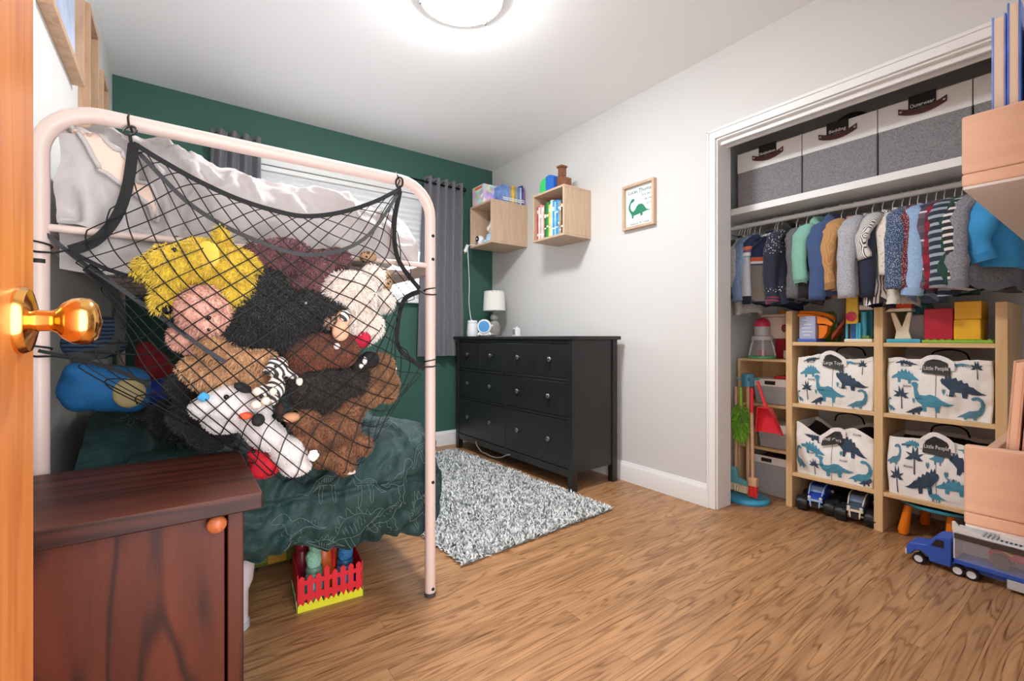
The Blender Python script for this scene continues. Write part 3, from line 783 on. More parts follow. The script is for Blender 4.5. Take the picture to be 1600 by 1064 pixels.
# ---- framed dinosaur print
fx = XW
pf = thing('picture_frame', 'pale wood box frame with a green long-necked dinosaur birth print', 'picture', (fx-.012, 1.89, 1.65))
fy0, fy1, fz0, fz1 = 1.768, 2.018, 1.652, 1.942; ft = .017
for a in ((fy0, fy1, fz1-ft, fz1), (fy0, fy1, fz0, fz0+ft), (fy0, fy0+ft, fz0+ft, fz1-ft), (fy1-ft, fy1, fz0+ft, fz1-ft)):
    part('frame_bar', birch, pf, fx-.03, fx, *a, bevel=.0015)
paper = part('print', mat('print_paper', (228, 238, 234), .7), pf, fx-.008, fx-.005, fy0+ft, fy1-ft, fz0+ft, fz1-ft, bevel=0)
gd = mat('print_green', (36, 130, 96), .6)
DINO = [(.10, .56), (.06, .50), (.05, .40), (.09, .30), (.16, .21), (.19, .16), (.20, .06), (.26, .06), (.27, .14), (.40, .15), (.55, .17), (.57, .09), (.64, .09), (.65, .18), (.74, .19), (.84, .21), (.97, .20), (.97, .215),
        (.86, .235), (.78, .29), (.70, .40), (.61, .46), (.50, .47), (.41, .42), (.34, .33), (.25, .27), (.18, .31), (.13, .39), (.125, .49), (.17, .56), (.26, .58), (.31, .63), (.28, .68), (.18, .67)]
def pm(p, q_): return (fy1-ft-.012-p*(fy1-fy0-2*ft-.03), fz0+ft+.042+q_*.205)
MB().prism([pm(*a) for a in DINO], lambda p, q_, t: (t, p, q_), fx-.009, fx-.008).build('printed_dinosaur', gd, paper)
grey_ink = mat('print_ink', (74, 96, 92), .7)
lettering('Lucas Thoma', .034, mat('print_dark_green', (22, 84, 64), .7), paper, (fx-.0085, (fy0+fy1)/2, fz1-ft-.042), FACE_X, maxw=.19)
lettering('24 02 2022', .016, grey_ink, paper, (fx-.0085, fy0+.072, fz1-ft-.070), FACE_X, maxw=.1)
lettering('12lbs 14oz', .015, grey_ink, paper, (fx-.0085, fy0+.062, fz1-ft-.100), FACE_X, maxw=.08)
lettering('20.5 in', .014, grey_ink, paper, (fx-.0085, fy0+.050, fz1-ft-.130), FACE_X, maxw=.06)
lettering('Saskatoon, SK  Canada', .016, grey_ink, paper, (fx-.0085, (fy0+fy1)/2, fz0+ft+.012), FACE_X, maxw=.19)

# ================================================================ SHAG RUG
RC = [Vector((.955, 1.655)), Vector((1.918, 1.712)), Vector((1.87, 3.37)), Vector((.915, 3.32))]
def rug_pt(u, v): return (RC[0]*(1-u)*(1-v)+RC[1]*u*(1-v)+RC[2]*u*v+RC[3]*(1-u)*v)
rg = thing('rug', 'shaggy black-flecked light grey rug on the oak floor by the dresser', 'rug', (1.42, 2.5, 0))
MB().prism([tuple(p) for p in RC], lambda p, q_, t: (p, q_, t), .001, .010).build('backing', mat('rug_backing', (120, 120, 116), .95), rg)
t = NT('rug_yarn')
r = t.n('NewGeometry').outputs['Random Per Island']
yarn = t.out(t.ramp(r, [(0, lin((70, 74, 74))), (.14, lin((150, 154, 153))), (.3, lin((196, 200, 199))), (.6, lin((224, 227, 225))), (1., lin((240, 240, 237)))]), .95)
rs = np.random.default_rng(5)
def tufts(N, width, length, wob, edge):
    u = rs.random(N)*1.012-.006; v = rs.random(N)*1.008-.004
    P = np.array([(*rug_pt(a, b), .009) for a, b in zip(u, v)])
    ang = rs.random(N)*2*PI; tilt = rs.random(N)*wob
    d = np.stack([np.cos(ang)*np.sin(tilt), np.sin(ang)*np.sin(tilt), np.cos(tilt)], 1)
    s = np.stack([-np.sin(ang), np.cos(ang), np.zeros(N)], 1)
    L = length*(.6+.5*rs.random(N))[:, None]
    f = np.cross(s, d)
    a = P+s*width; b = P-s*width; m1 = P+d*L*.55+s*width*1.1+f*width; m2 = P+d*L*.55-s*width*1.1+f*width
    e = P+d*L+np.stack([np.cos(ang), np.sin(ang), -.3*np.ones(N)], 1)*L*.35
    V = np.stack([a, b, m2, m1, e], 1).reshape(-1, 3)
    i = np.arange(N)*5
    F4 = np.stack([i, i+1, i+2, i+3], 1); F3 = np.stack([i+3, i+2, i+4], 1)
    return V, F4, F3
V, F4, F3 = tufts(34000, .0036, .024, 1.25, 0)
me = bpy.data.meshes.new('pile'); off = np.array(ORG[rg])
me.from_pydata((V-off).tolist(), [], F4.tolist()+F3.tolist()); me.materials.append(yarn)
o = bpy.data.objects.new('pile', me); COL.objects.link(o); o.parent = rg; o['kind'] = 'stuff'


# ================================================================ SOFT TOYS
CAMP = Vector((0, 0, .95))
PLUSH = []            # surfaces the toy net has to lie over
rsf = np.random.default_rng(21)
def soft_mesh(ells, vox=.008, smooth=8, lump=.0, seed=0.):
    q = MB()
    for e in ells:
        c, r = e[0], e[1]; rot = e[2] if len(e) > 2 else (0, 0, 0)
        q.ell(c, r, rot, 20, 12)
    me = bpy.data.meshes.new('tmp'); me.from_pydata(q.v, [], q.f)
    ob = bpy.data.objects.new('tmp', me); COL.objects.link(ob)
    m = ob.modifiers.new('r', 'REMESH'); m.mode = 'VOXEL'; m.voxel_size = vox
    s = ob.modifiers.new('s', 'SMOOTH'); s.iterations = smooth; s.factor = .5
    out = bpy.data.meshes.new_from_object(ob.evaluated_get(bpy.context.evaluated_depsgraph_get()))
    bpy.data.objects.remove(ob); bpy.data.meshes.remove(me)
    if lump:
        nn = [v.normal.copy() for v in out.vertices]
        for v, n_ in zip(out.vertices, nn):
            v.co += n_*lump*fbm(v.co.x*22+seed, v.co.y*22, v.co.z*22, 3)
    out.polygons.foreach_set('use_smooth', [True]*len(out.polygons))
    return out
def fur_mesh(me, N, length, width, droop=.35):
    me.calc_loop_triangles()
    tri = np.array([t.vertices for t in me.loop_triangles]); V = np.array([v.co for v in me.vertices]); Nn = np.array([v.normal for v in me.vertices])
    a, b, c = V[tri[:, 0]], V[tri[:, 1]], V[tri[:, 2]]
    ar = np.linalg.norm(np.cross(b-a, c-a), axis=1); pick = rsf.choice(len(tri), N, p=ar/ar.sum())
    r1 = np.sqrt(rsf.random(N))[:, None]; r2 = rsf.random(N)[:, None]
    w0, w1, w2 = 1-r1, r1*(1-r2), r1*r2; T = tri[pick]
    P = V[T[:, 0]]*w0+V[T[:, 1]]*w1+V[T[:, 2]]*w2
    n = Nn[T[:, 0]]*w0+Nn[T[:, 1]]*w1+Nn[T[:, 2]]*w2
    n = n/np.linalg.norm(n, axis=1)[:, None]
    d = n+rsf.normal(0, .42, (N, 3))+np.array((0, 0, -droop)); d /= np.linalg.norm(d, axis=1)[:, None]
    s = np.cross(d, rsf.normal(0, 1, (N, 3))); s /= np.linalg.norm(s, axis=1)[:, None]
    L = length*(.5+.7*rsf.random(N))[:, None]
    P0 = P-n*.002
    V2 = np.stack([P0+s*width, P0-s*width, P0+d*L*.6-s*width*.7, P0+d*L*.6+s*width*.7, P0+d*L+np.array((0, 0, -.25))*L], 1).reshape(-1, 3)
    i = np.arange(N)*5
    out = bpy.data.meshes.new('fur')
    out.from_pydata(V2.tolist(), [], np.stack([i, i+1, i+2, i+3], 1).tolist()+np.stack([i+3, i+2, i+4], 1).tolist())
    return out
def shift(me, off):
    me.transform(Matrix.Translation(-Vector(off)))
def plush(name, label, m, ells, fur=None, furm=None, group=None, pads=(), dots=(), innet=True, lump=.004, cat='soft toy', vox=.008):
    """soft toy: one continuous stuffed body, fur, sewn pads [(name, material, centre, radii, rot)], dots [(name, material, point, radius)] laid on its surface"""
    me = soft_mesh(ells, vox, 8, lump, len(PLUSH)*3.7)
    co = np.array([v.co for v in me.vertices])
    base = ((co[:, 0].min()+co[:, 0].max())/2, (co[:, 1].min()+co[:, 1].max())/2, co[:, 2].min())
    bvh = BVHTree.FromPolygons([tuple(c) for c in co], [tuple(p.vertices) for p in me.polygons])
    if innet: PLUSH.append(bvh)
    root = thing(name, label, cat, base, 0, group)
    if fur:
        fm = fur_mesh(me, *fur); shift(fm, base); fm.materials.append(furm or m)
        fo = bpy.data.objects.new('fur', fm); COL.objects.link(fo); fo.parent = root; fo['kind'] = 'stuff'
    shift(me, base); me.materials.append(m)
    b = bpy.data.objects.new('body', me); COL.objects.link(b); b.parent = root
    for p in pads:
        pm_ = soft_mesh([(p[2], p[3], p[4] if len(p) > 4 else (0, 0, 0))], .006, 2); shift(pm_, base); pm_.materials.append(p[1])
        po = bpy.data.objects.new(p[0], pm_); COL.objects.link(po); po.parent = root
    for nme, dm_, p, r in dots:
        d = (Vector(p)-CAMP).normalized(); hit = bvh.ray_cast(CAMP, d)
        pos = hit[0]-d*.004 if hit[0] is not None else Vector(p)
        MB().ell(pos, r, (0, 0, 0), 12, 8).build(nme, dm_, root, 180)
    return root
eye_m = mat('toy_eye', (14, 12, 12), .15)
GN = 'soft toys in the hanging net'

yel = fur_mat('yellow_plush', (228, 194, 50), (248, 226, 112), .22)
plush('yellow_plush_toy', 'shaggy bright yellow plush toy at the top left of the toy net', yel,
      [((0.11, 1.37, 1.109), (.07, .055, .072)), ((-0.014, 1.38, 1.116), (.055, .05, .058)), ((0.043, 1.38, 1.133), (.06, .05, .062)), ((0.089, 1.39, 1.192), (.020, .024, .046)), ((0.119, 1.35, 1.056), (.052, .045, .04)),
       ((-0.027, 1.37, 1.04), (.027, .03, .036)), ((-0.066, 1.41, 1.115), (.024, .025, .028))],
      (9000, .016, .0016), yel, GN,
      [('belly_patch', mat('yellow_felt', (228, 192, 74), .8), (0.054, 1.336, 1.144), (.034, .010, .042), (.15, .2, -.5))],
      [('nose', eye_m, (-0.008, 1.33, 1.154), .006), ('claw', eye_m, (-0.02, 1.33, 1.014), .012)])
pnk = fur_mat('pink_plush', (226, 168, 148), (240, 196, 178), .18)
plush('pink_bear', 'curly pink bear with a stitched mouth under the yellow toy in the net', pnk,
      [((0.055, 1.35, 1.016), (.062, .055, .064)), ((0.029, 1.38, 1.075), (.026, .02, .028)), ((0.059, 1.325, 0.982), (.035, .03, .026)), ((0.027, 1.38, 0.953), (.05, .045, .04))], (7000, .011, .0016), pnk, GN,
      (), [('nose', eye_m, (0.058, 1.3, 0.996), .005), ('mouth', eye_m, (0.058, 1.3, 0.968), .004), ('eye', eye_m, (0.073, 1.3, 1.016), .004)])
mar = fur_mat('maroon_plush', (124, 76, 80), (176, 122, 124), .4)
plush('maroon_bear', 'curly dusty maroon bear behind the black one in the toy net', mar,
      [((0.189, 1.42, 1.16), (.058, .05, .056)), ((0.254, 1.44, 1.183), (.07, .05, .05)), ((0.32, 1.41, 1.149), (.05, .045, .052)), ((0.39, 1.45, 1.189), (.04, .04, .035)), ((0.297, 1.4, 1.082), (.045, .04, .04))], (9000, .013, .0018), mar, GN)
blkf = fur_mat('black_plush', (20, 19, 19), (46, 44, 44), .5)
plush('black_bear', 'big glossy black plush bear in the middle of the toy net', blkf,
      [((0.209, 1.345, 1.004), (.105, .065, .075)), ((0.181, 1.38, 1.085), (.055, .05, .05)), ((0.288, 1.36, 1.033), (.05, .05, .045)), ((0.347, 1.35, 1.013), (.044, .04, .05)), ((0.145, 1.35, 0.962), (.06, .05, .035)), ((0.238, 1.35, 0.936), (.08, .05, .03))],
      (11000, .020, .0018), blkf, GN, (), [('button_eye', mat('eye_highlight', (220, 210, 190), .3), (0.272, 1.3, 1.041), .004)])
crm = fur_mat('cream_plush', (248, 234, 222), (254, 250, 246), .08)
plush('cream_bear', 'fluffy cream white bear at the right of the toy net', crm,
      [((0.406, 1.37, 1.072), (.074, .06, .07)), ((0.485, 1.4, 1.138), (.034, .03, .036)), ((0.367, 1.4, 1.105), (.034, .03, .03)), ((0.44, 1.38, 0.987), (.066, .055, .056)), ((0.53, 1.42, 1.066), (.030, .03, .034))],
      (11000, .016, .0018), crm, GN, [('muzzle', fur_mat('tan_felt', (196, 156, 130), None, .2), (0.354, 1.335, 0.999), (.04, .026, .034))], [('nose', eye_m, (0.368, 1.3, 1.021), .005)])
rbr = fur_mat('rust_plush', (116, 62, 40), (156, 92, 62), .35)
plush('rust_bear', 'reddish brown curly bear below the black bear in the net', rbr,
      [((0.296, 1.335, 0.913), (.075, .055, .048)), ((0.37, 1.345, 0.917), (.055, .05, .046)), ((0.248, 1.36, 0.913), (.04, .04, .03)), ((0.253, 1.33, 0.873), (.018, .018, .016))], (9000, .011, .0016), rbr, GN, (), [('white_tag', mat('tag_white', (236, 232, 226), .7), (0.343, 1.27, 0.926), .009)])
tan = fur_mat('tan_plush', (206, 158, 112), (230, 190, 146), .22)
plush('tan_bear', 'shaggy light tan bear reaching one arm across the net', tan,
      [((0.078, 1.34, 0.922), (.045, .04, .03), (0, .4, 0)), ((0.124, 1.325, 0.897), (.05, .035, .026), (0, .2, 0)), ((0.17, 1.315, 0.896), (.034, .03, .024)), ((0.093, 1.36, 0.852), (.072, .05, .042)), ((0.033, 1.37, 0.874), (.034, .03, .03)), ((0.158, 1.34, 0.836), (.036, .035, .034))],
      (9000, .014, .0016), tan, GN, (), [('stitch', mat('tan_stitch', (120, 84, 56), .8), (0.11, 1.3, 0.875), .004)])
dbr = fur_mat('dark_brown_plush', (40, 30, 28), (70, 54, 50), .5)
plush('dark_brown_bear', 'very dark brown plush bear between the rust bear and brown dog', dbr,
      [((0.321, 1.37, 0.809), (.08, .05, .06)), ((0.416, 1.39, 0.826), (.05, .045, .045)), ((0.276, 1.38, 0.837), (.04, .04, .04)), ((0.37, 1.41, 0.735), (.05, .04, .03))], (8000, .018, .0018), dbr, GN)
br2 = fur_mat('brown_plush', (142, 98, 62), (184, 138, 94), .3)
plush('brown_bear', 'golden brown plush bear against the right edge of the net', br2,
      [((0.509, 1.42, 0.853), (.056, .045, .05)), ((0.538, 1.42, 0.8), (.036, .04, .056)), ((0.473, 1.41, 0.781), (.046, .045, .05)), ((0.452, 1.43, 0.865), (.03, .03, .03))], (8000, .012, .0016), br2, GN,
      [('white_tag', mat('tag_white', (0, 0, 0)), (0.558, 1.4, 0.85), (.008, .004, .012))])
br3 = fur_mat('chestnut_plush', (104, 64, 40), (148, 98, 62), .35)
plush('brown_dog', 'chestnut brown plush dog with tan muzzle hanging at the bottom of the net', br3,
      [((0.28, 1.36, 0.724), (.042, .04, .036)), ((0.371, 1.38, 0.687), (.07, .055, .05)), ((0.416, 1.39, 0.734), (.044, .04, .04)), ((0.298, 1.39, 0.654), (.052, .045, .042)), ((0.395, 1.4, 0.61), (.045, .04, .045)), ((0.398, 1.38, 0.571), (.030, .034, .026)), ((0.445, 1.38, 0.626), (.034, .034, .032)), ((0.352, 1.41, 0.596), (.05, .04, .028))],
      (11000, .010, .0016), br3, GN, [('muzzle', mat('dog_muzzle', (206, 150, 112), .8), (0.24, 1.318, 0.739), (.024, .016, .014)), ('foot_pad', mat('foot_cream', (226, 206, 186), .8), (0.407, 1.372, 0.554), (.020, .024, .008)),
       ('ear', mat('dog_ear', (60, 38, 28), .85), (0.217, 1.335, 0.759), (.012, .012, .022)), ('sewn_label', mat('tag_white', (0, 0, 0)), (0.297, 1.325, 0.628), (.017, .003, .020))], [('nose', eye_m, (0.243, 1.29, 0.753), .008), ('eye', eye_m, (0.213, 1.29, 0.741), .005)])
wdg = fur_mat('white_plush', (222, 214, 212), (242, 238, 236), .1)
plush('white_dog', 'white corduroy plush dog with one black ear at the lower left of the net', wdg,
      [((0.108, 1.34, 0.788), (.066, .05, .055)), ((0.049, 1.345, 0.78), (.034, .034, .030)), ((0.164, 1.36, 0.761), (.04, .04, .04)), ((0.086, 1.36, 0.733), (.045, .038, .026), (0, .3, 0)), ((0.187, 1.37, 0.693), (.062, .045, .042), (0, .6, 0)), ((0.252, 1.385, 0.634), (.055, .045, .045)), ((0.265, 1.39, 0.587), (.044, .04, .026))],
      (9000, .005, .0014), wdg, GN, [('black_ear', mat('ear_black', (34, 32, 34), .8), (0.127, 1.285, 0.827), (.024, .010, .013), (0, .55, 0)), ('black_paw', mat('ear_black', (0, 0, 0)), (0.161, 1.3, 0.743), (.017, .012, .018)),
       ('blue_patch', mat('patch_blue', (70, 158, 206), .8), (0.048, 1.308, 0.809), (.014, .006, .013)), ('orange_bow', mat('bow_orange', (232, 90, 52), .7), (0.134, 1.298, 0.756), (.018, .010, .011))], [('eye', eye_m, (0.092, 1.28, 0.808), .006)], lump=.002)
red = mat('red_felt', (206, 26, 44), .8)
plush('red_bird', 'small red plush bird beside the corner of the cherry cabinet', red, [((0.19, 1.405, 0.599), (.040, .036, .034)), ((0.168, 1.4, 0.632), (.022, .022, .024))], (900, .006, .001), red, GN, (), [('eye', eye_m, (0.159, 1.37, 0.651), .005)], vox=.006)
zt = NT('zebra_stripes'); wv = zt.n('TexWave', {'bands_direction': 'DIAGONAL'}, Vector=zt.co(), Scale=34., Distortion=1.5).outputs['Fac']
zeb = zt.out(zt.ramp(wv, [(.42, lin((60, 58, 58))), (.52, lin((232, 224, 214)))]), .85)
plush('zebra_toy', 'little striped zebra with round pale feet dangling over the white dog', zeb,
      [((0.199, 1.262, 0.878), (.026, .022, .026)), ((0.178, 1.255, 0.867), (.014, .014, .012)), ((0.198, 1.27, 0.827), (.021, .02, .032)), ((0.231, 1.258, 0.855), (.020, .011, .010), (0, .5, 0)), ((0.192, 1.268, 0.799), (.012, .012, .02)), ((0.166, 1.265, 0.817), (.012, .012, .02))],
      None, None, GN, [('hoof', mat('hoof_cream', (232, 218, 200), .85), (0.247, 1.252, 0.838), (.010, .010, .012)), ('hoof', mat('hoof_cream', (0, 0, 0)), (0.186, 1.243, 0.818), (.011, .011, .011)), ('hoof', mat('hoof_cream', (0, 0, 0)), (0.154, 1.256, 0.819), (.012, .012, .012)),
       ('hoof', mat('hoof_cream', (0, 0, 0)), (0.171, 1.25, 0.796), (.012, .012, .012)), ('hoof', mat('hoof_cream', (0, 0, 0)), (0.152, 1.262, 0.787), (.015, .012, .012)), ('pink_ear', mat('ear_pink', (230, 110, 100), .8), (0.198, 1.238, 0.895), (.005, .004, .007))], [('eye', eye_m, (0.184, 1.2, 0.882), .003)], lump=.001, vox=.005)
chim = mat('peach_felt', (226, 178, 146), .85)
plush('finger_tiger', 'small peach tiger puppet tucked against the cream bear', chim, [((0.369, 1.29, 1.005), (.022, .018, .022)), ((0.36, 1.295, 0.966), (.024, .018, .028))], None, None, GN, [('face', zeb, (0.367, 1.276, 1.008), (.017, .010, .018))], [], lump=.001, vox=.005)
plush('red_knit_toy', 'bright pink-red knitted toy below the cream bear', mat('raspberry_knit', (196, 28, 62), .85, bump=(120, .5)), [((0.436, 1.345, 0.944), (.026, .03, .028)), ((0.397, 1.345, 0.941), (.018, .02, .016))], None, None, GN, vox=.006)
lp = NT('leopard'); lv = lp.n('TexVoronoi', Vector=lp.co(), Scale=95.).outputs['Distance']
leo = lp.out(lp.ramp(lv, [(.28, lin((50, 34, 26))), (.42, lin((186, 150, 112)))]), .85)
plush('leopard_toy', 'spotted leopard plush behind the cream bear at the net edge', leo, [((0.54, 1.46, 1.136), (.034, .03, .046)), ((0.495, 1.47, 1.209), (.03, .03, .022))], None, None, GN, lump=.002)
plush('penguin_toy', 'small black and white plush at the right above the brown bear', mat('penguin_black', (24, 24, 26), .8), [((0.462, 1.355, 0.883), (.03, .025, .028)), ((0.429, 1.36, 0.865), (.022, .02, .024))], None, None, GN,
      [('white_face', mat('penguin_white', (236, 234, 230), .8), (0.44, 1.333, 0.881), (.009, .008, .014)), ('white_face', mat('penguin_white', (0, 0, 0)), (0.431, 1.34, 0.866), (.008, .008, .010))], lump=.002, vox=.006)
plush('black_cat_toy', 'limp black plush cat slumped behind the white dog in the net', blkf, [((0.029, 1.47, 0.807), (.05, .035, .035)), ((-0.005, 1.48, 0.828), (.03, .03, .03)), ((0.072, 1.49, 0.683), (.06, .03, .04)), ((0.029, 1.49, 0.74), (.06, .03, .05))], (5000, .009, .0016), blkf, GN)

# ---- on the lower bunk behind the net
bl = mat('blue_velour', (34, 112, 172), .75, bump=(90, .15))
plush('blue_animal_pillow', 'bright blue square animal cushion with tan patch on the lower bunk', bl,
      [((-0.174, 1.8, 0.801), (.112, .075, .066)), ((-0.174, 1.8, 0.801), (.08, .072, .072)), ((-0.227, 1.8, 0.845), (.046, .06, .034)), ((-0.227, 1.8, 0.767), (.046, .06, .034)), ((-0.114, 1.8, 0.824), (.044, .06, .036)), ((-0.114, 1.8, 0.754), (.044, .06, .034)), ((-0.229, 1.76, 0.855), (.035, .04, .028))], None, None, None,
      [('tan_patch', mat('tan_velour', (186, 166, 116), .8), (-0.116, 1.733, 0.788), (.040, .016, .045))], innet=False, lump=.003, vox=.012, cat='cushion')
nv = NT('navy_stripe'); w_ = nv.n('TexWave', {'bands_direction': 'Z'}, Vector=nv.co(), Scale=26., Distortion=3.).outputs['Fac']
navy = nv.out(nv.ramp(w_, [(.4, lin((26, 36, 54))), (.6, lin((62, 84, 110)))]), .8)
plush('navy_dinosaur_toy', 'dark navy ribbed plush dinosaur sitting on the blue cushion', navy, [((-0.197, 1.84, 0.933), (.075, .06, .05)), ((-0.239, 1.84, 0.926), (.04, .04, .045)), ((-0.178, 1.84, 0.987), (.03, .03, .03)), ((-0.21, 1.84, 0.988), (.010, .012, .030), (0, -.7, 0))], None, None, None, innet=False, lump=.003)
plush('red_monster_toy', 'dark red plush behind the net on the lower bunk', mat('oxblood_felt', (132, 24, 30), .85), [((-0.066, 1.9, 0.85), (.05, .05, .06)), ((-0.036, 1.9, 0.817), (.05, .04, .04)), ((-0.086, 1.9, 0.898), (.03, .03, .04))], None, None, None, innet=False)
plush('royal_blue_toy', 'royal blue plush behind the net next to the blue cushion', mat('royal_blue', (30, 52, 140), .8), [((-0.028, 1.84, 0.775), (.085, .05, .05)), ((0.036, 1.84, 0.785), (.05, .05, .04))], None, None, None, innet=False)
plush('black_plush_cushion', 'black furry cushion filling the shadowed middle of the lower bunk', blkf, [((0.035, 1.8, 0.696), (.12, .06, .08)), ((-0.065, 1.86, 0.718), (.06, .05, .04))], (4000, .010, .0016), blkf, None, innet=False, cat='cushion', vox=.012)

# ================================================================ TOY NET
NETG = [[(-0.094, 1.515, 1.444), (-0.012, 1.47, 1.388), (0.097, 1.43, 1.33), (0.216, 1.41, 1.299), (0.327, 1.42, 1.304), (0.481, 1.46, 1.37), (0.622, 1.515, 1.466)],
        [(-0.122, 1.515, 1.3), (-0.031, 1.44, 1.258), (0.08, 1.38, 1.205), (0.199, 1.35, 1.19), (0.322, 1.36, 1.197), (0.492, 1.43, 1.267), (0.599, 1.51, 1.35)],
        [(-0.209, 1.52, 1.162), (-0.074, 1.42, 1.115), (0.05, 1.31, 1.082), (0.183, 1.29, 1.074), (0.324, 1.3, 1.084), (0.506, 1.4, 1.144), (0.687, 1.515, 1.121)],
        [(-0.164, 1.51, 1.087), (-0.061, 1.4, 1.007), (0.05, 1.3, 0.976), (0.181, 1.27, 0.961), (0.327, 1.28, 0.962), (0.514, 1.39, 1.004), (0.632, 1.51, 1.055)],
        [(-0.121, 1.51, 0.961), (-0.036, 1.4, 0.899), (0.063, 1.3, 0.869), (0.178, 1.25, 0.844), (0.338, 1.29, 0.832), (0.522, 1.39, 0.884), (0.609, 1.51, 0.954)],
        [(-0.209, 1.52, 0.899), (-0.043, 1.43, 0.811), (0.077, 1.33, 0.757), (0.183, 1.29, 0.728), (0.346, 1.32, 0.723), (0.525, 1.42, 0.76), (0.702, 1.515, 0.835)],
        [(-0.085, 1.51, 0.778), (0.036, 1.49, 0.713), (0.151, 1.45, 0.618), (0.267, 1.42, 0.532), (0.422, 1.43, 0.522), (0.548, 1.47, 0.658), (0.646, 1.51, 0.775)]]
NS, NTT = 73, 61
NP = np.zeros((NTT, NS, 3))
for j in range(NTT):
    for i in range(NS):
        NP[j, i] = crom([crom(R, i/(NS-1)) for R in NETG], j/(NTT-1))
Y0 = NP[:, :, 1].copy()
for j in range(NTT):
    for i in range(NS):
        o_ = Vector((NP[j, i, 0], .9, NP[j, i, 2]))
        for bv in PLUSH:
            h = bv.ray_cast(o_, Vector((0, 1, 0)))
            if h[0] is not None and h[0].y-.010 < NP[j, i, 1]: NP[j, i, 1] = h[0].y-.010
for k in range(14):   # the cords are taut between the toys they touch
    yv = NP[:, :, 1]; s = yv.copy()
    s[1:-1, 1:-1] = (yv[:-2, 1:-1]+yv[2:, 1:-1]+yv[1:-1, :-2]+yv[1:-1, 2:])/4
    NP[:, :, 1] = np.minimum(yv, s)
def netp(s, t):
    x = min(max(s, 0), 1)*(NS-1); y = min(max(t, 0), 1)*(NTT-1)
    i = min(int(x), NS-2); j = min(int(y), NTT-2); a = x-i; b = y-j
    return tuple((NP[j, i]*(1-a)+NP[j, i+1]*a)*(1-b)+(NP[j+1, i]*(1-a)+NP[j+1, i+1]*a)*b)
nt = thing('toy_hammock', 'black mesh toy hammock net bulging with soft toys on the bunk bed end', 'toy net', (.25, 1.5, .55))
cord_m = mat('net_cord', (14, 14, 15), .7)
web_m = mat('webbing_black', (26, 26, 28), .75, bump=(260, .3))
web_g = mat('webbing_grey', (62, 62, 64), .75, bump=(260, .3))
q = MB(); NL = 15
for k in range(-NL, NL+1):
    for sg in (1, -1):
        P = []
        for m_ in range(101):
            s = m_/100; t = (k/NL)*1.0+s*1.0 if sg == 1 else (k/NL)*1.0+(1-s)
            if 0 <= t <= 1:
                p = netp(s, t); P.append((p[0], p[1]-(.001 if sg == 1 else 0), p[2]))
        if len(P) > 2: q.tube(P, .0016, 4, cap=False)
q.build('mesh_cords', cord_m, nt, 60, kind='stuff')
def ribbon(P, w_, m, n=40, name='binding', facing=(0, -1, 0), th=.0016, bulge=0):
    C = [list(c) for c in curve(P, n)]; F_ = Vector(facing)
    for c in C:      # lies over whatever toy it crosses
        for bv in PLUSH:
            h = bv.ray_cast(Vector((c[0], .9, c[2])), Vector((0, 1, 0)))
            if h[0] is not None and h[0].y-.014 < c[1]: c[1] = h[0].y-.014
    for k in range(25):
        for i in range(1, n-1): C[i][1] = min(C[i][1], (C[i-1][1]+C[i+1][1])/2); vs = []; fs = []
    for i, c in enumerate(C):
        a = Vector(C[max(i-1, 0)]); b = Vector(C[min(i+1, n-1)]); tn = (b-a).normalized(); sd = tn.cross(F_).normalized()
        c = Vector(c); ff = sd.cross(tn).normalized()
        for s_, f_ in ((-1, 0), (1, 0), (1, 1), (-1, 1)): vs.append(c+sd*w_/2*s_+ff*th*f_)
    for i in range(n-1):
        for k in range(4): fs.append((i*4+k, i*4+(k+1) % 4, i*4+4+(k+1) % 4, i*4+4+k))
    fs += [(3, 2, 1, 0), tuple(range(4*n-4, 4*n))]
    return MB().add(vs, fs).build(name, m, nt, 40)
edge = lambda s0, t0, s1, t1, n=7: [tuple(np.array(netp(s0+(s1-s0)*i/(n-1), t0+(t1-t0)*i/(n-1)))+np.array((0, -.004, 0))) for i in range(n)]
ribbon(edge(0, 0, 1, 0, 9), .013, web_m)
ribbon([(-0.092, 1.51, 1.444), (-0.103, 1.5, 1.332), (-0.125, 1.5, 1.248), (-0.163, 1.505, 1.187), (-0.21, 1.51, 1.157)], .027, web_m, facing=(-.5, -.86, 0))
ribbon([(-0.083, 1.51, 1.423), (0.028, 1.43, 1.286), (0.162, 1.345, 1.2), (0.299, 1.335, 1.176), (0.465, 1.41, 1.256), (0.613, 1.51, 1.448)], .011, web_g)
ribbon([(0.62, 1.51, 1.46), (0.595, 1.5, 1.337), (0.609, 1.5, 1.218), (0.692, 1.51, 1.121)], .020, web_m, facing=(.4, -.9, 0))
ribbon([(-0.18, 1.51, 1.123), (-0.133, 1.505, 1.065), (-0.116, 1.5, 0.977), (-0.137, 1.505, 0.921), (-0.212, 1.515, 0.899)], .027, web_m, facing=(-.5, -.86, 0))
ribbon([(-0.174, 1.5, 1.119), (-0.111, 1.45, 1.066), (-0.023, 1.365, 0.988), (0.049, 1.285, 0.923), (0.088, 1.25, 0.892)], .010, web_g)
ribbon([(-0.212, 1.515, 1.158), (-0.149, 1.48, 1.119), (-0.072, 1.43, 1.089)], .010, web_m)
ribbon([(-0.208, 1.515, 0.898), (-0.137, 1.48, 0.877), (-0.055, 1.42, 0.833)], .010, web_m)
ribbon([(0.694, 1.515, 1.114), (0.632, 1.5, 1.081), (0.607, 1.495, 0.998), (0.614, 1.5, 0.91), (0.71, 1.512, 0.838)], .018, web_m, facing=(.4, -.9, 0))
ribbon([(-0.254, 1.53, 1.195), (-0.211, 1.54, 1.152), (-0.167, 1.52, 1.111)], .010, web_g)
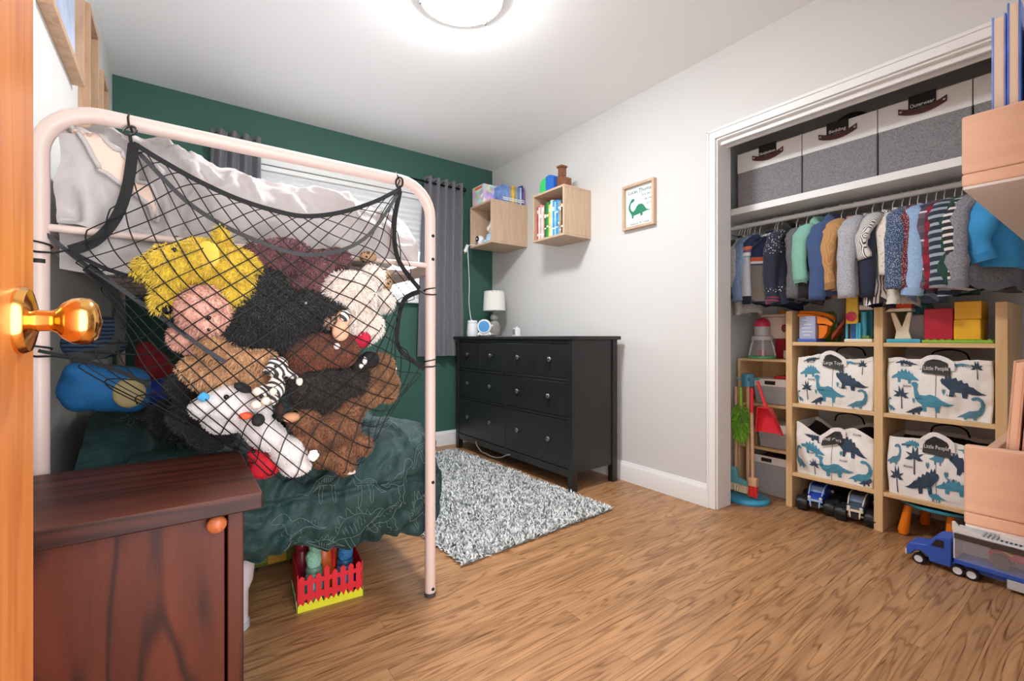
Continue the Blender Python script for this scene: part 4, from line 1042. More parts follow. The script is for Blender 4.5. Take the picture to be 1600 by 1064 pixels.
# hooks and ties
def ring(c, r, R, name, m, ax=(1, 0, 0), ry=1.5):
    a = Vector(ax).normalized(); b = Vector((0, 0, 1))
    MB().tube([Vector(c)+a*r*math.cos(t)+b*r*ry*math.sin(t) for t in [i*PI/8 for i in range(16)]], R, 6, True).build(name, m, nt, 60)
steel = mat('carabiner_steel', (92, 92, 96), .3, .9)
c1 = Vector((-0.1, 1.515, 1.476)); c2 = Vector((0.62, 1.515, 1.488))
for c, rr in ((c1, .014), (c2, .012)):
    ring(c, rr, .0032, 'carabiner', steel if c is c1 else cord_m, (.9, -.3, .2), .8 if c is c1 else 1.5)
    MB().tube([(c.x-.002, 1.515, c.z+.01), (c.x-.004, 1.517, 1.51), (c.x-.003, 1.54, 1.5285), (c.x+.004, 1.562, 1.51), (c.x+.003, 1.545, 1.48), (c.x+.002, 1.515, c.z+.008)], .0026, 6).build('loop_cord', cord_m, nt, 60)
    MB().tube([(c.x, 1.513, c.z-.012), (c.x+.003, 1.512, c.z-.035)], .004, 6).build('loop_cord', cord_m, nt, 60)
def tie(p0, px, z):
    MB().tube([p0, (px+(.03 if px < .2 else -.03), 1.515, z)]+[(px+.0225*math.cos(a), 1.54+.0225*math.sin(a), z+.002*k) for k, a in enumerate([(-PI/2)+i*PI/6*(1 if px > .2 else -1) for i in range(14)])], .0024, 6).build('tie_cord', cord_m, nt, 60)
tie((0.694, 1.515, 1.117), BX1, 1.105); tie((0.709, 1.515, 0.835), BX1, .843)
tie((-0.209, 1.52, 0.899), BX0, .905); tie((-0.211, 1.52, 1.162), BX0, 1.15)
ribbon([(-0.208, 1.518, 0.901), (-0.235, 1.5, 0.911), (-0.262, 1.5, 0.919)], .008, web_m, 12, 'strap_end')


# ================================================================ CLOSET: shelf, rod, storage boxes
cs = thing('closet_shelf', 'long white closet shelf carrying the grey storage boxes', 'shelf', (2.92, .7, 1.668))
part('board', trim_white, cs, 2.64, 3.198, -.068, 1.538, 1.668, 1.706)
for y0, y1 in ((1.518, 1.538), (-.068, -.048)): part('cleat', trim_white, cs, 2.66, 3.19, y0, y1, 1.60, 1.667)
rodm = mat('rod_white', (236, 236, 234), .35)
RX, RZ = 2.80, 1.628
cr_ = thing('closet_rod', 'white closet rod crowded with hangers under the shelf', 'rod', (RX, .7, RZ))
MB().tube([(RX, -.068, RZ), (RX, 1.538, RZ)], .0135, 14).build('pole', rodm, cr_, 60)
for yy in (1.53, -.06): MB().tube([(RX, yy-.006, RZ), (RX, yy+.007, RZ)], .03, 14).build('socket', rodm, cr_, 60)

t = NT('box_linen'); fv = t.noise(t.co(), 240, 3)
box_grey = t.out(t.ramp(fv, [(.3, lin((110, 110, 114))), (.7, lin((154, 153, 156)))]), .9)
box_white = mat('box_canvas_white', (232, 231, 228), .85, bump=(30, .1))
leather = mat('brown_leather', (78, 42, 40), .5)
tag_black = mat('tag_black', (20, 20, 20), .55)
ink_white = mat('lettering_white', (236, 234, 230), .6)
rivet = mat('rivet_silver', (190, 180, 176), .3, .8)
def storage_box(label, y0, y1, text, cap=False):
    x0, x1, z0, z1 = 2.655, 3.0, 1.706, 2.020
    b = thing('storage_box', label, 'storage box', ((x0+x1)/2, (y0+y1)/2, z0), group='storage boxes on the closet shelf')
    zs = z0+.205
    part('lower_body', box_grey, b, x0, x1, y0, y1, z0, zs, bevel=.004)
    q = MB().box(x0-.001, x0+.004, y0-.001, y1+.001, zs-.002, z1).box(x1-.004, x1+.001, y0, y1, zs, z1).box(x0, x1, y0-.001, y0+.004, zs, z1).box(x0, x1, y1-.004, y1+.001, zs, z1)
    q.build('upper_band', box_white, b, None, .001)
    B(x0+.004, x1-.004, y0+.004, y1-.004, zs, zs+.06).build('contents', mat('box_contents', (52, 50, 50), .9), b)
    yc_ = (y0+y1)/2; w_ = .082
    P = [(yc_+w_*(1-2*i/12), z0+.268-.022*(1-(2*i/12-1)**2)) for i in range(13)]
    q = MB()
    vs = []
    for yy, zz in P: vs += [(x0-.008, yy, zz-.013), (x0-.008, yy, zz+.013), (x0-.0035, yy, zz+.013), (x0-.0035, yy, zz-.013)]
    q.add(vs, [(i*4+k, i*4+(k+1) % 4, i*4+4+(k+1) % 4, i*4+4+k) for i in range(12) for k in range(4)]+[(3, 2, 1, 0), (48, 49, 50, 51)])
    h = q.build('handle', leather, b, 40, label='brown leather handle')
    for s in (-1, 1): MB().lathe([(.006, 0), (.005, .002), (.001, .003)], (x0-.008, yc_+s*(w_-.009), z0+.265), 12, NY).build('rivet', rivet, h, 50)
    if text:
        tg = part('tag', tag_black, b, x0-.006, x0-.003, yc_-.047, yc_+.047, z0+.262, z0+.322, bevel=.001, label='black name tag')
        lettering(text, .023, ink_white, tg, (x0-.0065, yc_, z0+.268), FACE_X, maxw=.082)
    return b
storage_box('grey and white fabric box at the left end of the closet shelf', 1.052, 1.392, 'Handmedown')
storage_box('grey and white fabric box tagged Bedding under a black cap', .729, 1.046, 'Bedding')
storage_box('grey and white fabric box tagged Outerwear on the closet shelf', .410, .723, 'Outerwear')
storage_box('untagged grey and white fabric box at the right end of the closet shelf', .085, .404, '')
cp = thing('cap', 'black fabric cap lying on the bedding box', 'cap', (2.72, .84, 2.02))
MB().grid(lambda u, v: (2.72+.07*math.cos(u*2*PI)*math.cos(v*PI/2), .845+.075*math.sin(u*2*PI)*math.cos(v*PI/2), 2.021+.045*math.sin(v*PI/2)), 20, 7, cu=True).build('crown', mat('cap_black', (16, 16, 18), .8), cp, 180)
MB().prism([(.845+.06*math.cos(a), .05*math.sin(a)) for a in [PI*i/10 for i in range(11)]], lambda p, q_, t: (2.672-q_*.2, p+.03, t), 2.021, 2.026).build('brim', mat('cap_black', (0, 0, 0)), cp)

# ---- clothes on the rod
def fabric(name, kind, c1, c2=(255, 255, 255), scale=1., c3=None):
    if name in MC: return MC[name]
    t = NT(name); a, b = lin(c1), lin(c2)
    sx = t.n('SeparateXYZ', Vector=t.co())
    X_, Y_, Z_ = sx.outputs
    fuzz = t.noise(t.co(), 160, 2)
    if kind == 'heather': col = t.ramp(fuzz, [(.3, a), (.7, b)])
    elif kind == 'hstripe': col = t.mix(t.math('GREATER_THAN', t.math('FRACT', t.math('MULTIPLY', t.math('ADD', Z_, t.math('MULTIPLY', X_, .25)), scale)), .6), b, a)
    elif kind == 'vstripe': col = t.mix(t.math('GREATER_THAN', t.math('FRACT', t.math('MULTIPLY', t.math('ADD', X_, Y_), scale)), .62), b, a)
    elif kind == 'dots':
        v = t.n('TexVoronoi', Vector=t.co(), Scale=scale).outputs['Distance']; col = t.mix(t.math('LESS_THAN', v, .30), a, b)
    elif kind == 'plaid':
        f1 = t.math('GREATER_THAN', t.math('FRACT', t.math('MULTIPLY', Z_, scale)), .5); f2 = t.math('GREATER_THAN', t.math('FRACT', t.math('MULTIPLY', t.math('ADD', X_, Y_), scale*1.2)), .5)
        col = t.mix(t.math('MULTIPLY', t.math('ADD', f1, f2), .5), a, b)
        if c3: col = t.mix(t.math('GREATER_THAN', t.math('FRACT', t.math('MULTIPLY', Z_, scale*.5)), .93), col, lin(c3))
    elif kind == 'bands':    # scale = list of (z below the rod, colour)
        f = t.math('MULTIPLY', Z_, -2.0); st = [(min(.999, z*2), lin(c)) for z, c in scale]; col = t.ramp(f, st, 'CONSTANT')
    elif kind == 'knit':
        v = t.n('TexVoronoi', {'distance': 'MANHATTAN'}, Vector=t.co(), Scale=scale).outputs['Distance']
        hi = t.mix(t.math('GREATER_THAN', v, .35), b, a); f = t.math('MULTIPLY', Z_, -2.0)
        sel = t.ramp(f, [(0, (1, 1, 1)), (.44, (0, 0, 0)), (.80, (1, 1, 1)), (.86, (0, 0, 0))], 'CONSTANT')
        col = t.mix(sel, a, hi)
    else: col = t.ramp(t.noise(t.co(), 14, 2), [(.3, tuple(v*.85 for v in a)), (.7, a)])
    t.bump(t.noise(t.co(), 30, 3), .25, .01)
    MC[name] = t.out(col, .85, Sheen_Weight=.1)
    return MC[name]
hang_m = mat('hanger_white', (232, 230, 226), .4)
def garment(name, label, short, yy, rz, body, sleeve=None, L=.40, W=.23, sl=.30, hood=None, open_=False, fat=1., seed=0, collar=True, cuff=None, dz=0., hem=None):
    g = thing(name, label, 'clothing', (RX, yy, RZ), rz, 'small clothes hanging in the closet')
    sleeve = sleeve or body
    top = -.066+dz
    def ringp(a, h):
        z = top-L*h
        w = W/2*min(1., .22+3.6*h) if h < .22 else W/2*(1+.06*(h-.22))
        th = (.012+.020*min(1, h*5))*fat*(1+.25*h)
        ca, sa = math.cos(a), math.sin(a)
        x = w*math.copysign(abs(ca)**.75, ca); y = th*math.copysign(abs(sa)**.9, sa)
        y += (.016*math.sin(x*34+seed*2.1)+.014*fbm(x*12, h*3, seed))*h
        z += (.03*fbm(x*9, seed*3.3, 1)+.02*math.sin(seed*7+x*6))*h-(.03*(abs(x)/(W/2))**2*(1-h)*(h < .25))
        return (x, y, z)
    n = 36
    q = MB().grid(lambda u, v: ringp(u*2*PI, v), n, 16, cu=True)
    q.build('torso', body, g, 180, w=False)
    for s in (-1, 1):
        if not sl: break
        out = .026+.018*math.sin(seed*5+s)
        P = curve([(s*W*.34, 0, top-.034), (s*(W*.47), -.002, top-.052), (s*(W/2+out*.8), -.006*math.sin(seed+s), top-.11), (s*(W/2+out), -.014*math.sin(seed*1.7+s), top-.06-sl*.6), (s*(W/2+out*.7), -.02*math.sin(seed*2.3+s), top-.06-sl)], 16)
        R = [.030*fat+.016*math.sin(min(1, i/6)*PI/2)-.012*(i/15) for i in range(16)]
        R = [r*(1+.22*fbm(i*.7, seed+s, 0)) for i, r in enumerate(R)]
        so = MB().tube(P, R, 14, flat=(.62, 1.)).build('sleeve', sleeve, g, 180, w=False)
        if cuff:
            e = Vector(P[-1]); d = (Vector(P[-1])-Vector(P[-3])).normalized()
            MB().tube([e-d*.03, e+d*.004], [R[-1]*1.04, R[-1]*.98], 14, flat=(.64, 1.03)).build('cuff', cuff, so, 60, w=False)
    if hem:
        q = MB().grid(lambda u, v: tuple(Vector(ringp(u*2*PI, .93+.08*v))*1.0+Vector((.003*math.cos(u*2*PI), .002*math.sin(u*2*PI), 0))), n, 4, cu=True); q.build('hem_band', hem, g, 180, w=False)
    if hood:
        q = MB().grid(lambda u, v: ((.055+.028*math.cos(v*2*PI))*math.cos(u*2*PI), .012+(.036+.020*math.cos(v*2*PI))*math.sin(u*2*PI), top-.012+.03*math.sin(v*2*PI)+.03*math.sin(u*2*PI)), 22, 10, cu=True, cv=True)
        q.build('hood', hood, g, 180, w=False)
    elif collar:
        MB().tube([(.046*math.cos(a), .02*math.sin(a), top-.006+.012*math.sin(a)) for a in [i*PI/9 for i in range(18)]], .008, 8, True).build('collar', sleeve, g, 180, w=False)
    # its hanger
    h = thing('clothes_hanger', 'white hanger carrying the '+short, 'hanger', (RX, yy, RZ), rz, 'white hangers on the closet rod')
    hk = [(0, .0, top+.004), (0, .0, -.030), (.010, 0, -.022)]+[(.0155*math.cos(a), 0, .0155*math.sin(a)) for a in [-.9+i*.45 for i in range(9)]]
    MB().tube([(0, 0, top-.006), (0, 0, -.034), (.008, 0, -.022), (.015, 0, -.006), (.0165, 0, .004), (.012, 0, .0125), (0, 0, .0168), (-.011, 0, .013), (-.0155, 0, .005)], .0019, 6).build('hook', hang_m, h, 60, w=False)
    MB().tube([(-W*.40, 0, top-.040), (-.03, 0, top-.012), (0, 0, top-.005), (.03, 0, top-.012), (W*.40, 0, top-.040)], .0045, 7).build('arm', hang_m, h, 60, w=False)
    return g
Fb = fabric
navy = lambda: 0
GAR = [
 ('olive_shirt', 'dark olive camouflage shirt at the very left end of the rod', 'olive shirt', 1150, -.1, Fb('olive_camo', 'dots', (62, 62, 52), (112, 106, 90), 40), dict(L=.40, sl=.30)),
 ('grey_shirt', 'pale grey shirt beside the olive shirt', 'pale grey shirt', 1158, -.2, Fb('pale_grey', 'heather', (150, 150, 150), (196, 194, 190)), dict(L=.46, sl=.28)),
 ('denim_shirt', 'faded blue denim shirt left of the striped navy sweater', 'faded denim shirt', 1166, -.15, Fb('denim_fade', 'heather', (92, 118, 156), (134, 158, 190)), dict(L=.40, sl=.34)),
 ('floral_shirt', 'pale blue printed shirt against the striped navy sweater', 'pale blue printed shirt', 1174, -.2, Fb('pale_blue_print', 'dots', (150, 178, 204), (98, 130, 166), 120), dict(L=.36, sl=.24)),
 ('striped_sweater', 'navy and grey sweater with orange and white chest stripes', 'navy striped sweater', 1198, -.6, Fb('chest_stripes', 'bands', (0, 0, 0), scale=[(0, (34, 50, 86)), (.215, (206, 102, 70)), (.24, (226, 222, 220)), (.252, (60, 80, 120)), (.262, (132, 126, 116)), (.47, (24, 34, 60))]),
   dict(sleeve=Fb('pale_sleeve_stripes', 'bands', (0, 0, 0), scale=[(0, (34, 50, 86)), (.155, (220, 120, 80)), (.175, (120, 90, 140)), (.19, (236, 234, 236)), (.21, (126, 180, 190)), (.22, (196, 202, 212)), (.44, (24, 34, 60))]), L=.42, sl=.36, W=.30)),
 ('knit_sweater', 'navy knit sweater with a white patterned yoke and dark hood', 'patterned knit sweater', 1232, -.4, Fb('fair_isle', 'knit', (28, 34, 54), (226, 222, 222), 90), dict(W=.30, L=.42, sl=.36, hood=Fb('hood_black', 'plain', (20, 20, 22)), cuff=Fb('cuff_red', 'hstripe', (150, 40, 60), (40, 44, 70), 60.), fat=1.15)),
 ('charcoal_top', 'charcoal heather top between the knit sweater and mint hoodie', 'charcoal top', 1248, -.2, Fb('charcoal_heather', 'heather', (78, 80, 84), (116, 116, 120)), dict(L=.40, sl=.34)),
 ('black_sweatshirt', 'black sweatshirt behind the mint green hoodie', 'black sweatshirt', 1258, .1, Fb('soft_black', 'plain', (24, 24, 26)), dict(L=.41, sl=.34)),
 ('mint_hoodie', 'mint green hooded sweatshirt', 'mint green hoodie', 1280, -.45, Fb('mint_fleece', 'plain', (138, 196, 176)), dict(W=.30, L=.32, sl=.26, hood=Fb('mint_fleece', 'plain', (0, 0, 0)), fat=1.3, cuff=Fb('mint_rib', 'plain', (124, 182, 162)))),
 ('blue_hoodie', 'denim blue hooded sweatshirt', 'denim blue hoodie', 1303, -.35, Fb('dusk_blue', 'plain', (64, 88, 134)), dict(W=.30, L=.41, sl=.36, hood=Fb('dusk_blue', 'plain', (0, 0, 0)), fat=1.3)),
 ('tan_jacket', 'tan corduroy jacket with snap cuffs', 'tan jacket', 1326, -.4, Fb('tan_cord', 'vstripe', (176, 130, 78), (196, 150, 96), 160.), dict(W=.30, L=.38, sl=.31, fat=1.25, cuff=Fb('tan_cuff', 'plain', (166, 120, 70)))),
 ('grey_hoodie', 'light grey marl hoodie next to the tan jacket', 'light grey hoodie', 1352, -.3, Fb('grey_marl', 'heather', (150, 154, 162), (192, 194, 200)), dict(W=.30, L=.41, sl=.36, fat=1.15)),
 ('navy_pullover', 'dark navy top right of the light grey hoodie', 'dark navy top', 1368, -.15, Fb('ink_navy', 'plain', (38, 46, 68)), dict(L=.44, sl=.36)),
 ('pinstripe_shirt', 'white shirt with fine black vertical stripes', 'fine striped shirt', 1384, -.35, Fb('pin_stripe', 'vstripe', (58, 60, 64), (236, 234, 230), 170.), dict(W=.30, L=.46, sl=.18)),
 ('cream_shirt', 'cream top with a printed chest beside the fine striped shirt', 'cream top', 1399, -.2, Fb('cream_jersey', 'dots', (230, 226, 214), (200, 196, 170), 60), dict(L=.44, sl=.26)),
 ('blue_dotted_shirt', 'blue long-sleeved shirt with tiny white dots', 'blue dotted shirt', 1411, -.1, Fb('blue_dots', 'dots', (56, 82, 116), (206, 214, 224), 210), dict(W=.28, L=.38, sl=.33)),
 ('burgundy_dotted_shirt', 'burgundy long-sleeved shirt with tiny white dots', 'burgundy dotted shirt', 1424, -.1, Fb('burgundy_dots', 'dots', (110, 32, 46), (224, 206, 206), 210), dict(W=.28, L=.38, sl=.33)),
 ('light_blue_shirt', 'light blue button-cuff dress shirt', 'light blue dress shirt', 1438, -.12, Fb('oxford_blue', 'heather', (136, 172, 212), (168, 198, 230)), dict(W=.285, L=.45, sl=.36, cuff=Fb('oxford_cuff', 'plain', (150, 184, 220)))),
 ('navy_plaid_shirt', 'navy and red plaid shirt', 'navy plaid shirt', 1453, -.1, Fb('navy_plaid', 'plaid', (42, 52, 74), (112, 94, 108), 16., (226, 222, 224)), dict(W=.28, L=.40, sl=.34)),
 ('red_plaid_shirt', 'red and black plaid flannel shirt', 'red plaid shirt', 1466, -.1, Fb('red_plaid', 'plaid', (150, 26, 50), (62, 20, 36), 14.), dict(W=.28, L=.40, sl=.34)),
 ('striped_grey_sweater', 'grey sweater with broad navy horizontal stripes', 'grey and navy striped sweater', 1483, -.12, Fb('grey_navy_stripe', 'hstripe', (160, 172, 182), (36, 50, 66), 30.), dict(W=.285, L=.40, sl=.34, fat=1.2)),
 ('green_top', 'dark green top between two striped sweaters', 'dark green top', 1495, -.1, Fb('forest_green', 'plain', (30, 78, 62)), dict(W=.28, L=.42, sl=.33)),
 ('black_white_sweater', 'white sweater with uneven black stripes', 'black and white striped sweater', 1508, -.15, Fb('zebra_knit', 'hstripe', (226, 222, 216), (44, 44, 48), 34.), dict(W=.28, L=.40, sl=.32)),
 ('grey_sweatshirt', 'large heather grey sweatshirt beside the bright blue jacket', 'heather grey sweatshirt', 1542, -.45, Fb('heather_grey', 'heather', (112, 114, 122), (156, 156, 164)), dict(L=.40, sl=.34, W=.30, fat=1.3, hem=Fb('heather_rib', 'plain', (128, 130, 138)), cuff=Fb('heather_rib', 'plain', (0, 0, 0)))),
 ('blue_jacket', 'bright sky blue jacket at the right end of the rod', 'bright blue jacket', 1574, -.4, Fb('sky_blue', 'plain', (58, 158, 220)), dict(L=.33, sl=.24, W=.27, fat=1.5, cuff=Fb('sky_cuff', 'plain', (48, 140, 200)))),
]
YU = {1150: (2.7, 1.426, 1.437), 1158: (2.7, 1.395, 1.433), 1166: (2.7, 1.365, 1.428), 1174: (2.7, 1.335, 1.424), 1198: (2.7, 1.249, 1.412), 1232: (2.7, 1.134, 1.395), 1248: (2.7, 1.083, 1.388), 1258: (2.7, 1.052, 1.383), 1280: (2.7, 0.985, 1.374), 1303: (2.7, 0.919, 1.364), 1326: (2.7, 0.855, 1.355), 1352: (2.7, 0.787, 1.345), 1368: (2.7, 0.747, 1.34), 1384: (2.7, 0.707, 1.334), 1399: (2.7, 0.671, 1.329), 1411: (2.7, 0.643, 1.325), 1424: (2.7, 0.614, 1.321), 1438: (2.7, 0.583, 1.316), 1453: (2.7, 0.55, 1.311), 1466: (2.7, 0.522, 1.307), 1483: (2.7, 0.487, 1.302), 1495: (2.7, 0.463, 1.299), 1508: (2.7, 0.437, 1.295), 1542: (2.7, 0.373, 1.286), 1574: (2.7, 0.315, 1.278)}
for i, (nme, lab, short, u, rz, m, kw) in enumerate(GAR):
    garment(nme, lab, short, YU[u][1], rz, m, seed=i*1.37+.4, **kw)
for k in range(7):   # bare hangers crowded on the rod
    yy = 1.46-k*.017 if k < 4 else 1.235-(k-4)*.02
    h = thing('clothes_hanger', 'bare white hanger with nothing on it, crowded among the clothes', 'hanger', (RX, yy, RZ), random.uniform(-.3, .1), 'bare hangers on the closet rod')
    MB().tube([(0, 0, -.06), (0, 0, -.034), (.008, 0, -.022), (.015, 0, -.006), (.0165, 0, .004), (.012, 0, .0125), (0, 0, .0168), (-.011, 0, .013), (-.0155, 0, .005)], .0019, 6).build('hook', hang_m, h, 60, w=False)
    MB().tube([(-.12, 0, -.10), (-.03, 0, -.074), (0, 0, -.06), (.03, 0, -.074), (.12, 0, -.10), (-.12, 0, -.10)], .004, 7).build('arm', hang_m, h, 60, w=False)

# ================================================================ CLOSET: cubby units
beech = wood('birch_board', (236, 202, 152), (204, 164, 112), 2, 2.0, .5, .35, rings=3., stretch=8.)
beech_y = wood('birch_board_shelf', (236, 202, 152), (204, 164, 112), 1, 2.0, .5, .35, rings=3., stretch=8.)
ux0, ux1 = 2.77, 3.13
cu = thing('cubby_unit', 'birch cubby unit holding dinosaur bags and toys in the closet', 'shelf unit', (2.95, .75, 0))
for y0, y1 in ((1.145, 1.177), (.737, .773), (.322, .358)): part('upright', beech, cu, ux0, ux1, y0, y1, 0, 1.098)
for z in (.914, .572, .186):
    part('shelf', beech_y, cu, ux0+.004, ux1, .773, 1.145, z-.010, z+.010); part('shelf', beech_y, cu, ux0+.004, ux1, .358, .737, z-.010, z+.010)
nu_ = thing('narrow_shelf', 'narrow birch shelf unit with grey bins in the closet corner', 'shelf unit', (2.99, 1.33, 0))
nx0 = 2.845
part('upright', beech, nu_, nx0, 3.14, 1.476, 1.492, 0, .820); part('upright', beech, nu_, nx0, 3.14, 1.180, 1.196, 0, .820)
part('back_panel', beech, nu_, 3.132, 3.14, 1.196, 1.476, .05, .80)
for z in (.812, .540, .278): part('shelf', beech_y, nu_, nx0, 3.132, 1.196, 1.476, z-.008, z+.008)

# ---- dinosaur-print fabric bags
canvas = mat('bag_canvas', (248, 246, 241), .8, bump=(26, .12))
teal = mat('print_teal', (78, 150, 176), .75); ink = mat('print_navy', (52, 72, 92), .75); steelb = mat('print_steel_blue', (88, 140, 164), .75)
bag_in = mat('bag_lining', (40, 38, 38), .9)
S_LONG = [(0, .92), (.03, .99), (.11, 1), (.17, .93), (.14, .74), (.19, .56), (.33, .56), (.45, .62), (.58, .58), (.72, .44), (.88, .34), (1, .32), (.86, .24), (.70, .26), (.66, .14), (.66, 0), (.57, 0), (.56, .18), (.36, .18), (.35, 0), (.26, 0), (.25, .22), (.14, .32), (.07, .5), (.06, .8)]
S_SPIKE = [(0, .74), (.05, .84), (.1, .78), (.12, 1), (.17, .84), (.22, .96), (.26, .8), (.36, .84), (.4, .7), (.48, .74), (.52, .6), (.6, .62), (.64, .48), (.72, .46), (.80, .34), (.9, .24), (1, .2), (.85, .16), (.7, .18), (.62, .22), (.60, .02), (.50, .04), (.48, .24), (.34, .26), (.30, .08), (.21, .1), (.22, .34), (.12, .5), (.04, .6)]
S_STEG = [(0, .2), (.1, .34), (.2, .44), (.26, .62), (.30, .52), (.38, .76), (.43, .6), (.5, .84), (.56, .64), (.64, .78), (.68, .58), (.76, .64), (.80, .48), (.9, .4), (1, .3), (.97, .2), (.84, .26), (.76, .24), (.75, 0), (.66, 0), (.64, .22), (.4, .2), (.38, 0), (.29, 0), (.28, .22), (.14, .2)]
S_CURL = [(.0, .06), (.16, .10), (.26, .08), (.26, 0), (.36, 0), (.38, .08), (.58, .08), (.60, 0), (.70, 0), (.72, .12), (.86, .24), (.94, .44), (.96, .68), (.88, .90), (.72, 1), (.56, .98), (.48, .9), (.56, .84), (.70, .88), (.80, .78), (.82, .6), (.74, .44), (.6, .40), (.44, .38), (.28, .26), (.12, .16)]
S_PALM = [(.46, 0), (.54, 0), (.53, .55), (.7, .48), (.95, .5), (.75, .62), (.98, .74), (.68, .7), (.62, .98), (.5, .76), (.36, 1), (.34, .72), (.02, .78), (.24, .64), (0, .52), (.3, .5), (.47, .56)]
S_HEART = [(.5, 0), (.95, .5), (.9, .85), (.68, .95), (.5, .75), (.32, .95), (.1, .85), (.05, .5)]
def toy_bag(label, y0, y1, z0, H, text, seed, prints, sag=0., xf=2.787, tagarch=True):
    b = thing('fabric_bag', label, 'bag', (xf+.14, (y0+y1)/2, z0), group='dinosaur bags in the cubbies')
    yc_, w_ = (y0+y1)/2, (y1-y0)
    def front(a, h, d=0.):
        wob = .010*fbm(a*1.6+seed, h*1.8, seed)+.004*fbm(a*5, h*5, seed)
        x = xf+.012-.022*(1-a*a)*math.sin(min(1, h+.15)*PI)**.7+wob
        y = yc_-a*w_/2*(.97+.03*math.sin(h*PI))
        z = z0+.001+h*H*(1-sag*.10*(1-math.cos(a*4+seed)))-.006*fbm(a*3, seed)*h
        return (x-d, y, z)
    nA = 26
    def loop(u, v):
        k = u*4
        if k < 1.0: return front(-1+2*k, v)
        if k < 2: f = k-1; p = front(1, v); return (p[0]+(.255-.0)*f, p[1]+.006*math.sin(f*PI)*math.sin(v*PI), p[2])
        if k < 3: f = k-2; p = front(1-2*f, v); return (xf+.267, p[1], p[2])
        f = k-3; p = front(-1, v); return (p[0]+.255*(1-f), p[1]-.006*math.sin(f*PI)*math.sin(v*PI), p[2])
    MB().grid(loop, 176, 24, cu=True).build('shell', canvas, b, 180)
    MB().grid(lambda u, v: ((lambda p, q_: (p[0]*(1-v)+q_[0]*v, p[1]*(1-v)+q_[1]*v, (p[2]*(1-v)+q_[2]*v)-.02-.03*math.sin(v*PI)))(front(-1+2*u, 1), front(-1+2*u, 1, -.255))), 14, 8).build('lining', bag_in, b, 180)
    MB().tube([front(0, h/10, .001) for h in range(0, 9)], .0012, 5).build('seam', mat('seam_grey', (90, 92, 94), .8), b)
    for shp, a0, h0, sa, sh_, m, flip in prints:
        a0 -= sa*.08; h0 -= sh_*.06; sa *= 1.16; sh_ *= 1.2; h0 = max(.01, h0)
        pts = [((1-p if flip else p), q_) for p, q_ in shp]
        if flip: pts = pts[::-1]
        V2 = [tuple(p) for p in pts]; todo = [tuple(t_) for t_ in geometry.tessellate_polygon([[Vector((p, q_, 0)) for p, q_ in pts]])]; F2 = []
        while todo:                      # split long triangles so the print follows the cloth
            i0, i1, i2 = todo.pop()
            e = max(((i0, i1, i2), (i1, i2, i0), (i2, i0, i1)), key=lambda k: (V2[k[0]][0]-V2[k[1]][0])**2+(V2[k[0]][1]-V2[k[1]][1])**2)
            A2, B2 = V2[e[0]], V2[e[1]]
            if (A2[0]-B2[0])**2+(A2[1]-B2[1])**2 < .035: F2.append((i2, i1, i0)); continue
            V2.append(((A2[0]+B2[0])/2, (A2[1]+B2[1])/2)); n_ = len(V2)-1
            todo += [(e[0], n_, e[2]), (n_, e[1], e[2])]
        vs = [front(min(.985, max(-.985, a0+p*sa)), min(.985, h0+q_*sh_), .0028) for p, q_ in V2]
        MB().add(vs, F2).build('printed_motif', m, b)
    for a0, h0 in ((-.62, .86), (-.55, .50), (.30, .40), (.62, .88), (-.3, .30)):
        p = front(a0, h0, .0040); lettering('ROAR', .013, ink, b, p, FACE_X, name='printed_word')
    if text:
        # strap arch with the tag hung under it
        st = MB(); P = [front(-.29+.58*i/12, .98+.10*math.sin(PI*i/12), .006) for i in range(13)]
        P = [front(-.29, .84, .005)]+P+[front(.29, .84, .005)]
        vs = []
        for i, p in enumerate(P):
            a = Vector(P[max(i-1, 0)]); c = Vector(P[min(i+1, len(P)-1)]); tn = (c-a).normalized(); sd = tn.cross(Vector((-1, 0, 0))).normalized()*.010
            pv = Vector(p); vs += [pv+sd, pv-sd, pv-sd+Vector((-.003, 0, 0)), pv+sd+Vector((-.003, 0, 0))]
        n = len(P)
        st.add(vs, [(i*4+k, i*4+(k+1) % 4, i*4+4+(k+1) % 4, i*4+4+k) for i in range(n-1) for k in range(4)])
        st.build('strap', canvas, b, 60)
        tgf = lambda p, q_, t: front(p, q_, t)
        poly = [(-.27, .78), (.28, .75), (.27, .90), (.20, .985), (.08, 1.03), (-.06, 1.035), (-.18, .99), (-.26, .91)]
        tg = MB().prism(poly, tgf, .0085, .0105).build('tag', mat('tag_charcoal', (50, 49, 48), .6), b, label='dark grey name tag')
        p = front(.005, .85, .0165); lettering(text, .026, ink_white, tg, p, FACE_X, maxw=.084)
    # rear handle loop
    MB().tube(curve([(xf+.25, yc_-.07, z0+H*.97), (xf+.245, yc_-.055, z0+H*1.10), (xf+.245, yc_, z0+H*1.15), (xf+.245, yc_+.055, z0+H*1.10), (xf+.25, yc_+.07, z0+H*.97)], 20), .004, 6).build('rear_handle', mat('strap_black', (22, 22, 22), .7), b, 60)
PR1 = [(S_STEG, -.86, .58, .50, .26, teal, True), (S_SPIKE, .14, .38, .70, .36, ink, False), (S_LONG, -.42, .12, .72, .42, teal, False), (S_PALM, -.84, .12, .30, .34, ink, False), (S_CURL, .42, .04, .44, .32, steelb, False), (S_SPIKE, -.60, .0, .34, .15, ink, True), (S_HEART, .12, .42, .06, .10, steelb, False), (S_HEART, -.46, .22, .05, .09, steelb, False), (S_STEG, -.80, .88, .40, .10, ink, True), (S_PALM, .64, .70, .2, .26, ink, False), (S_LONG, .30, .90, .3, .08, teal, False), (S_CURL, -.99, .06, .16, .20, steelb, True)]
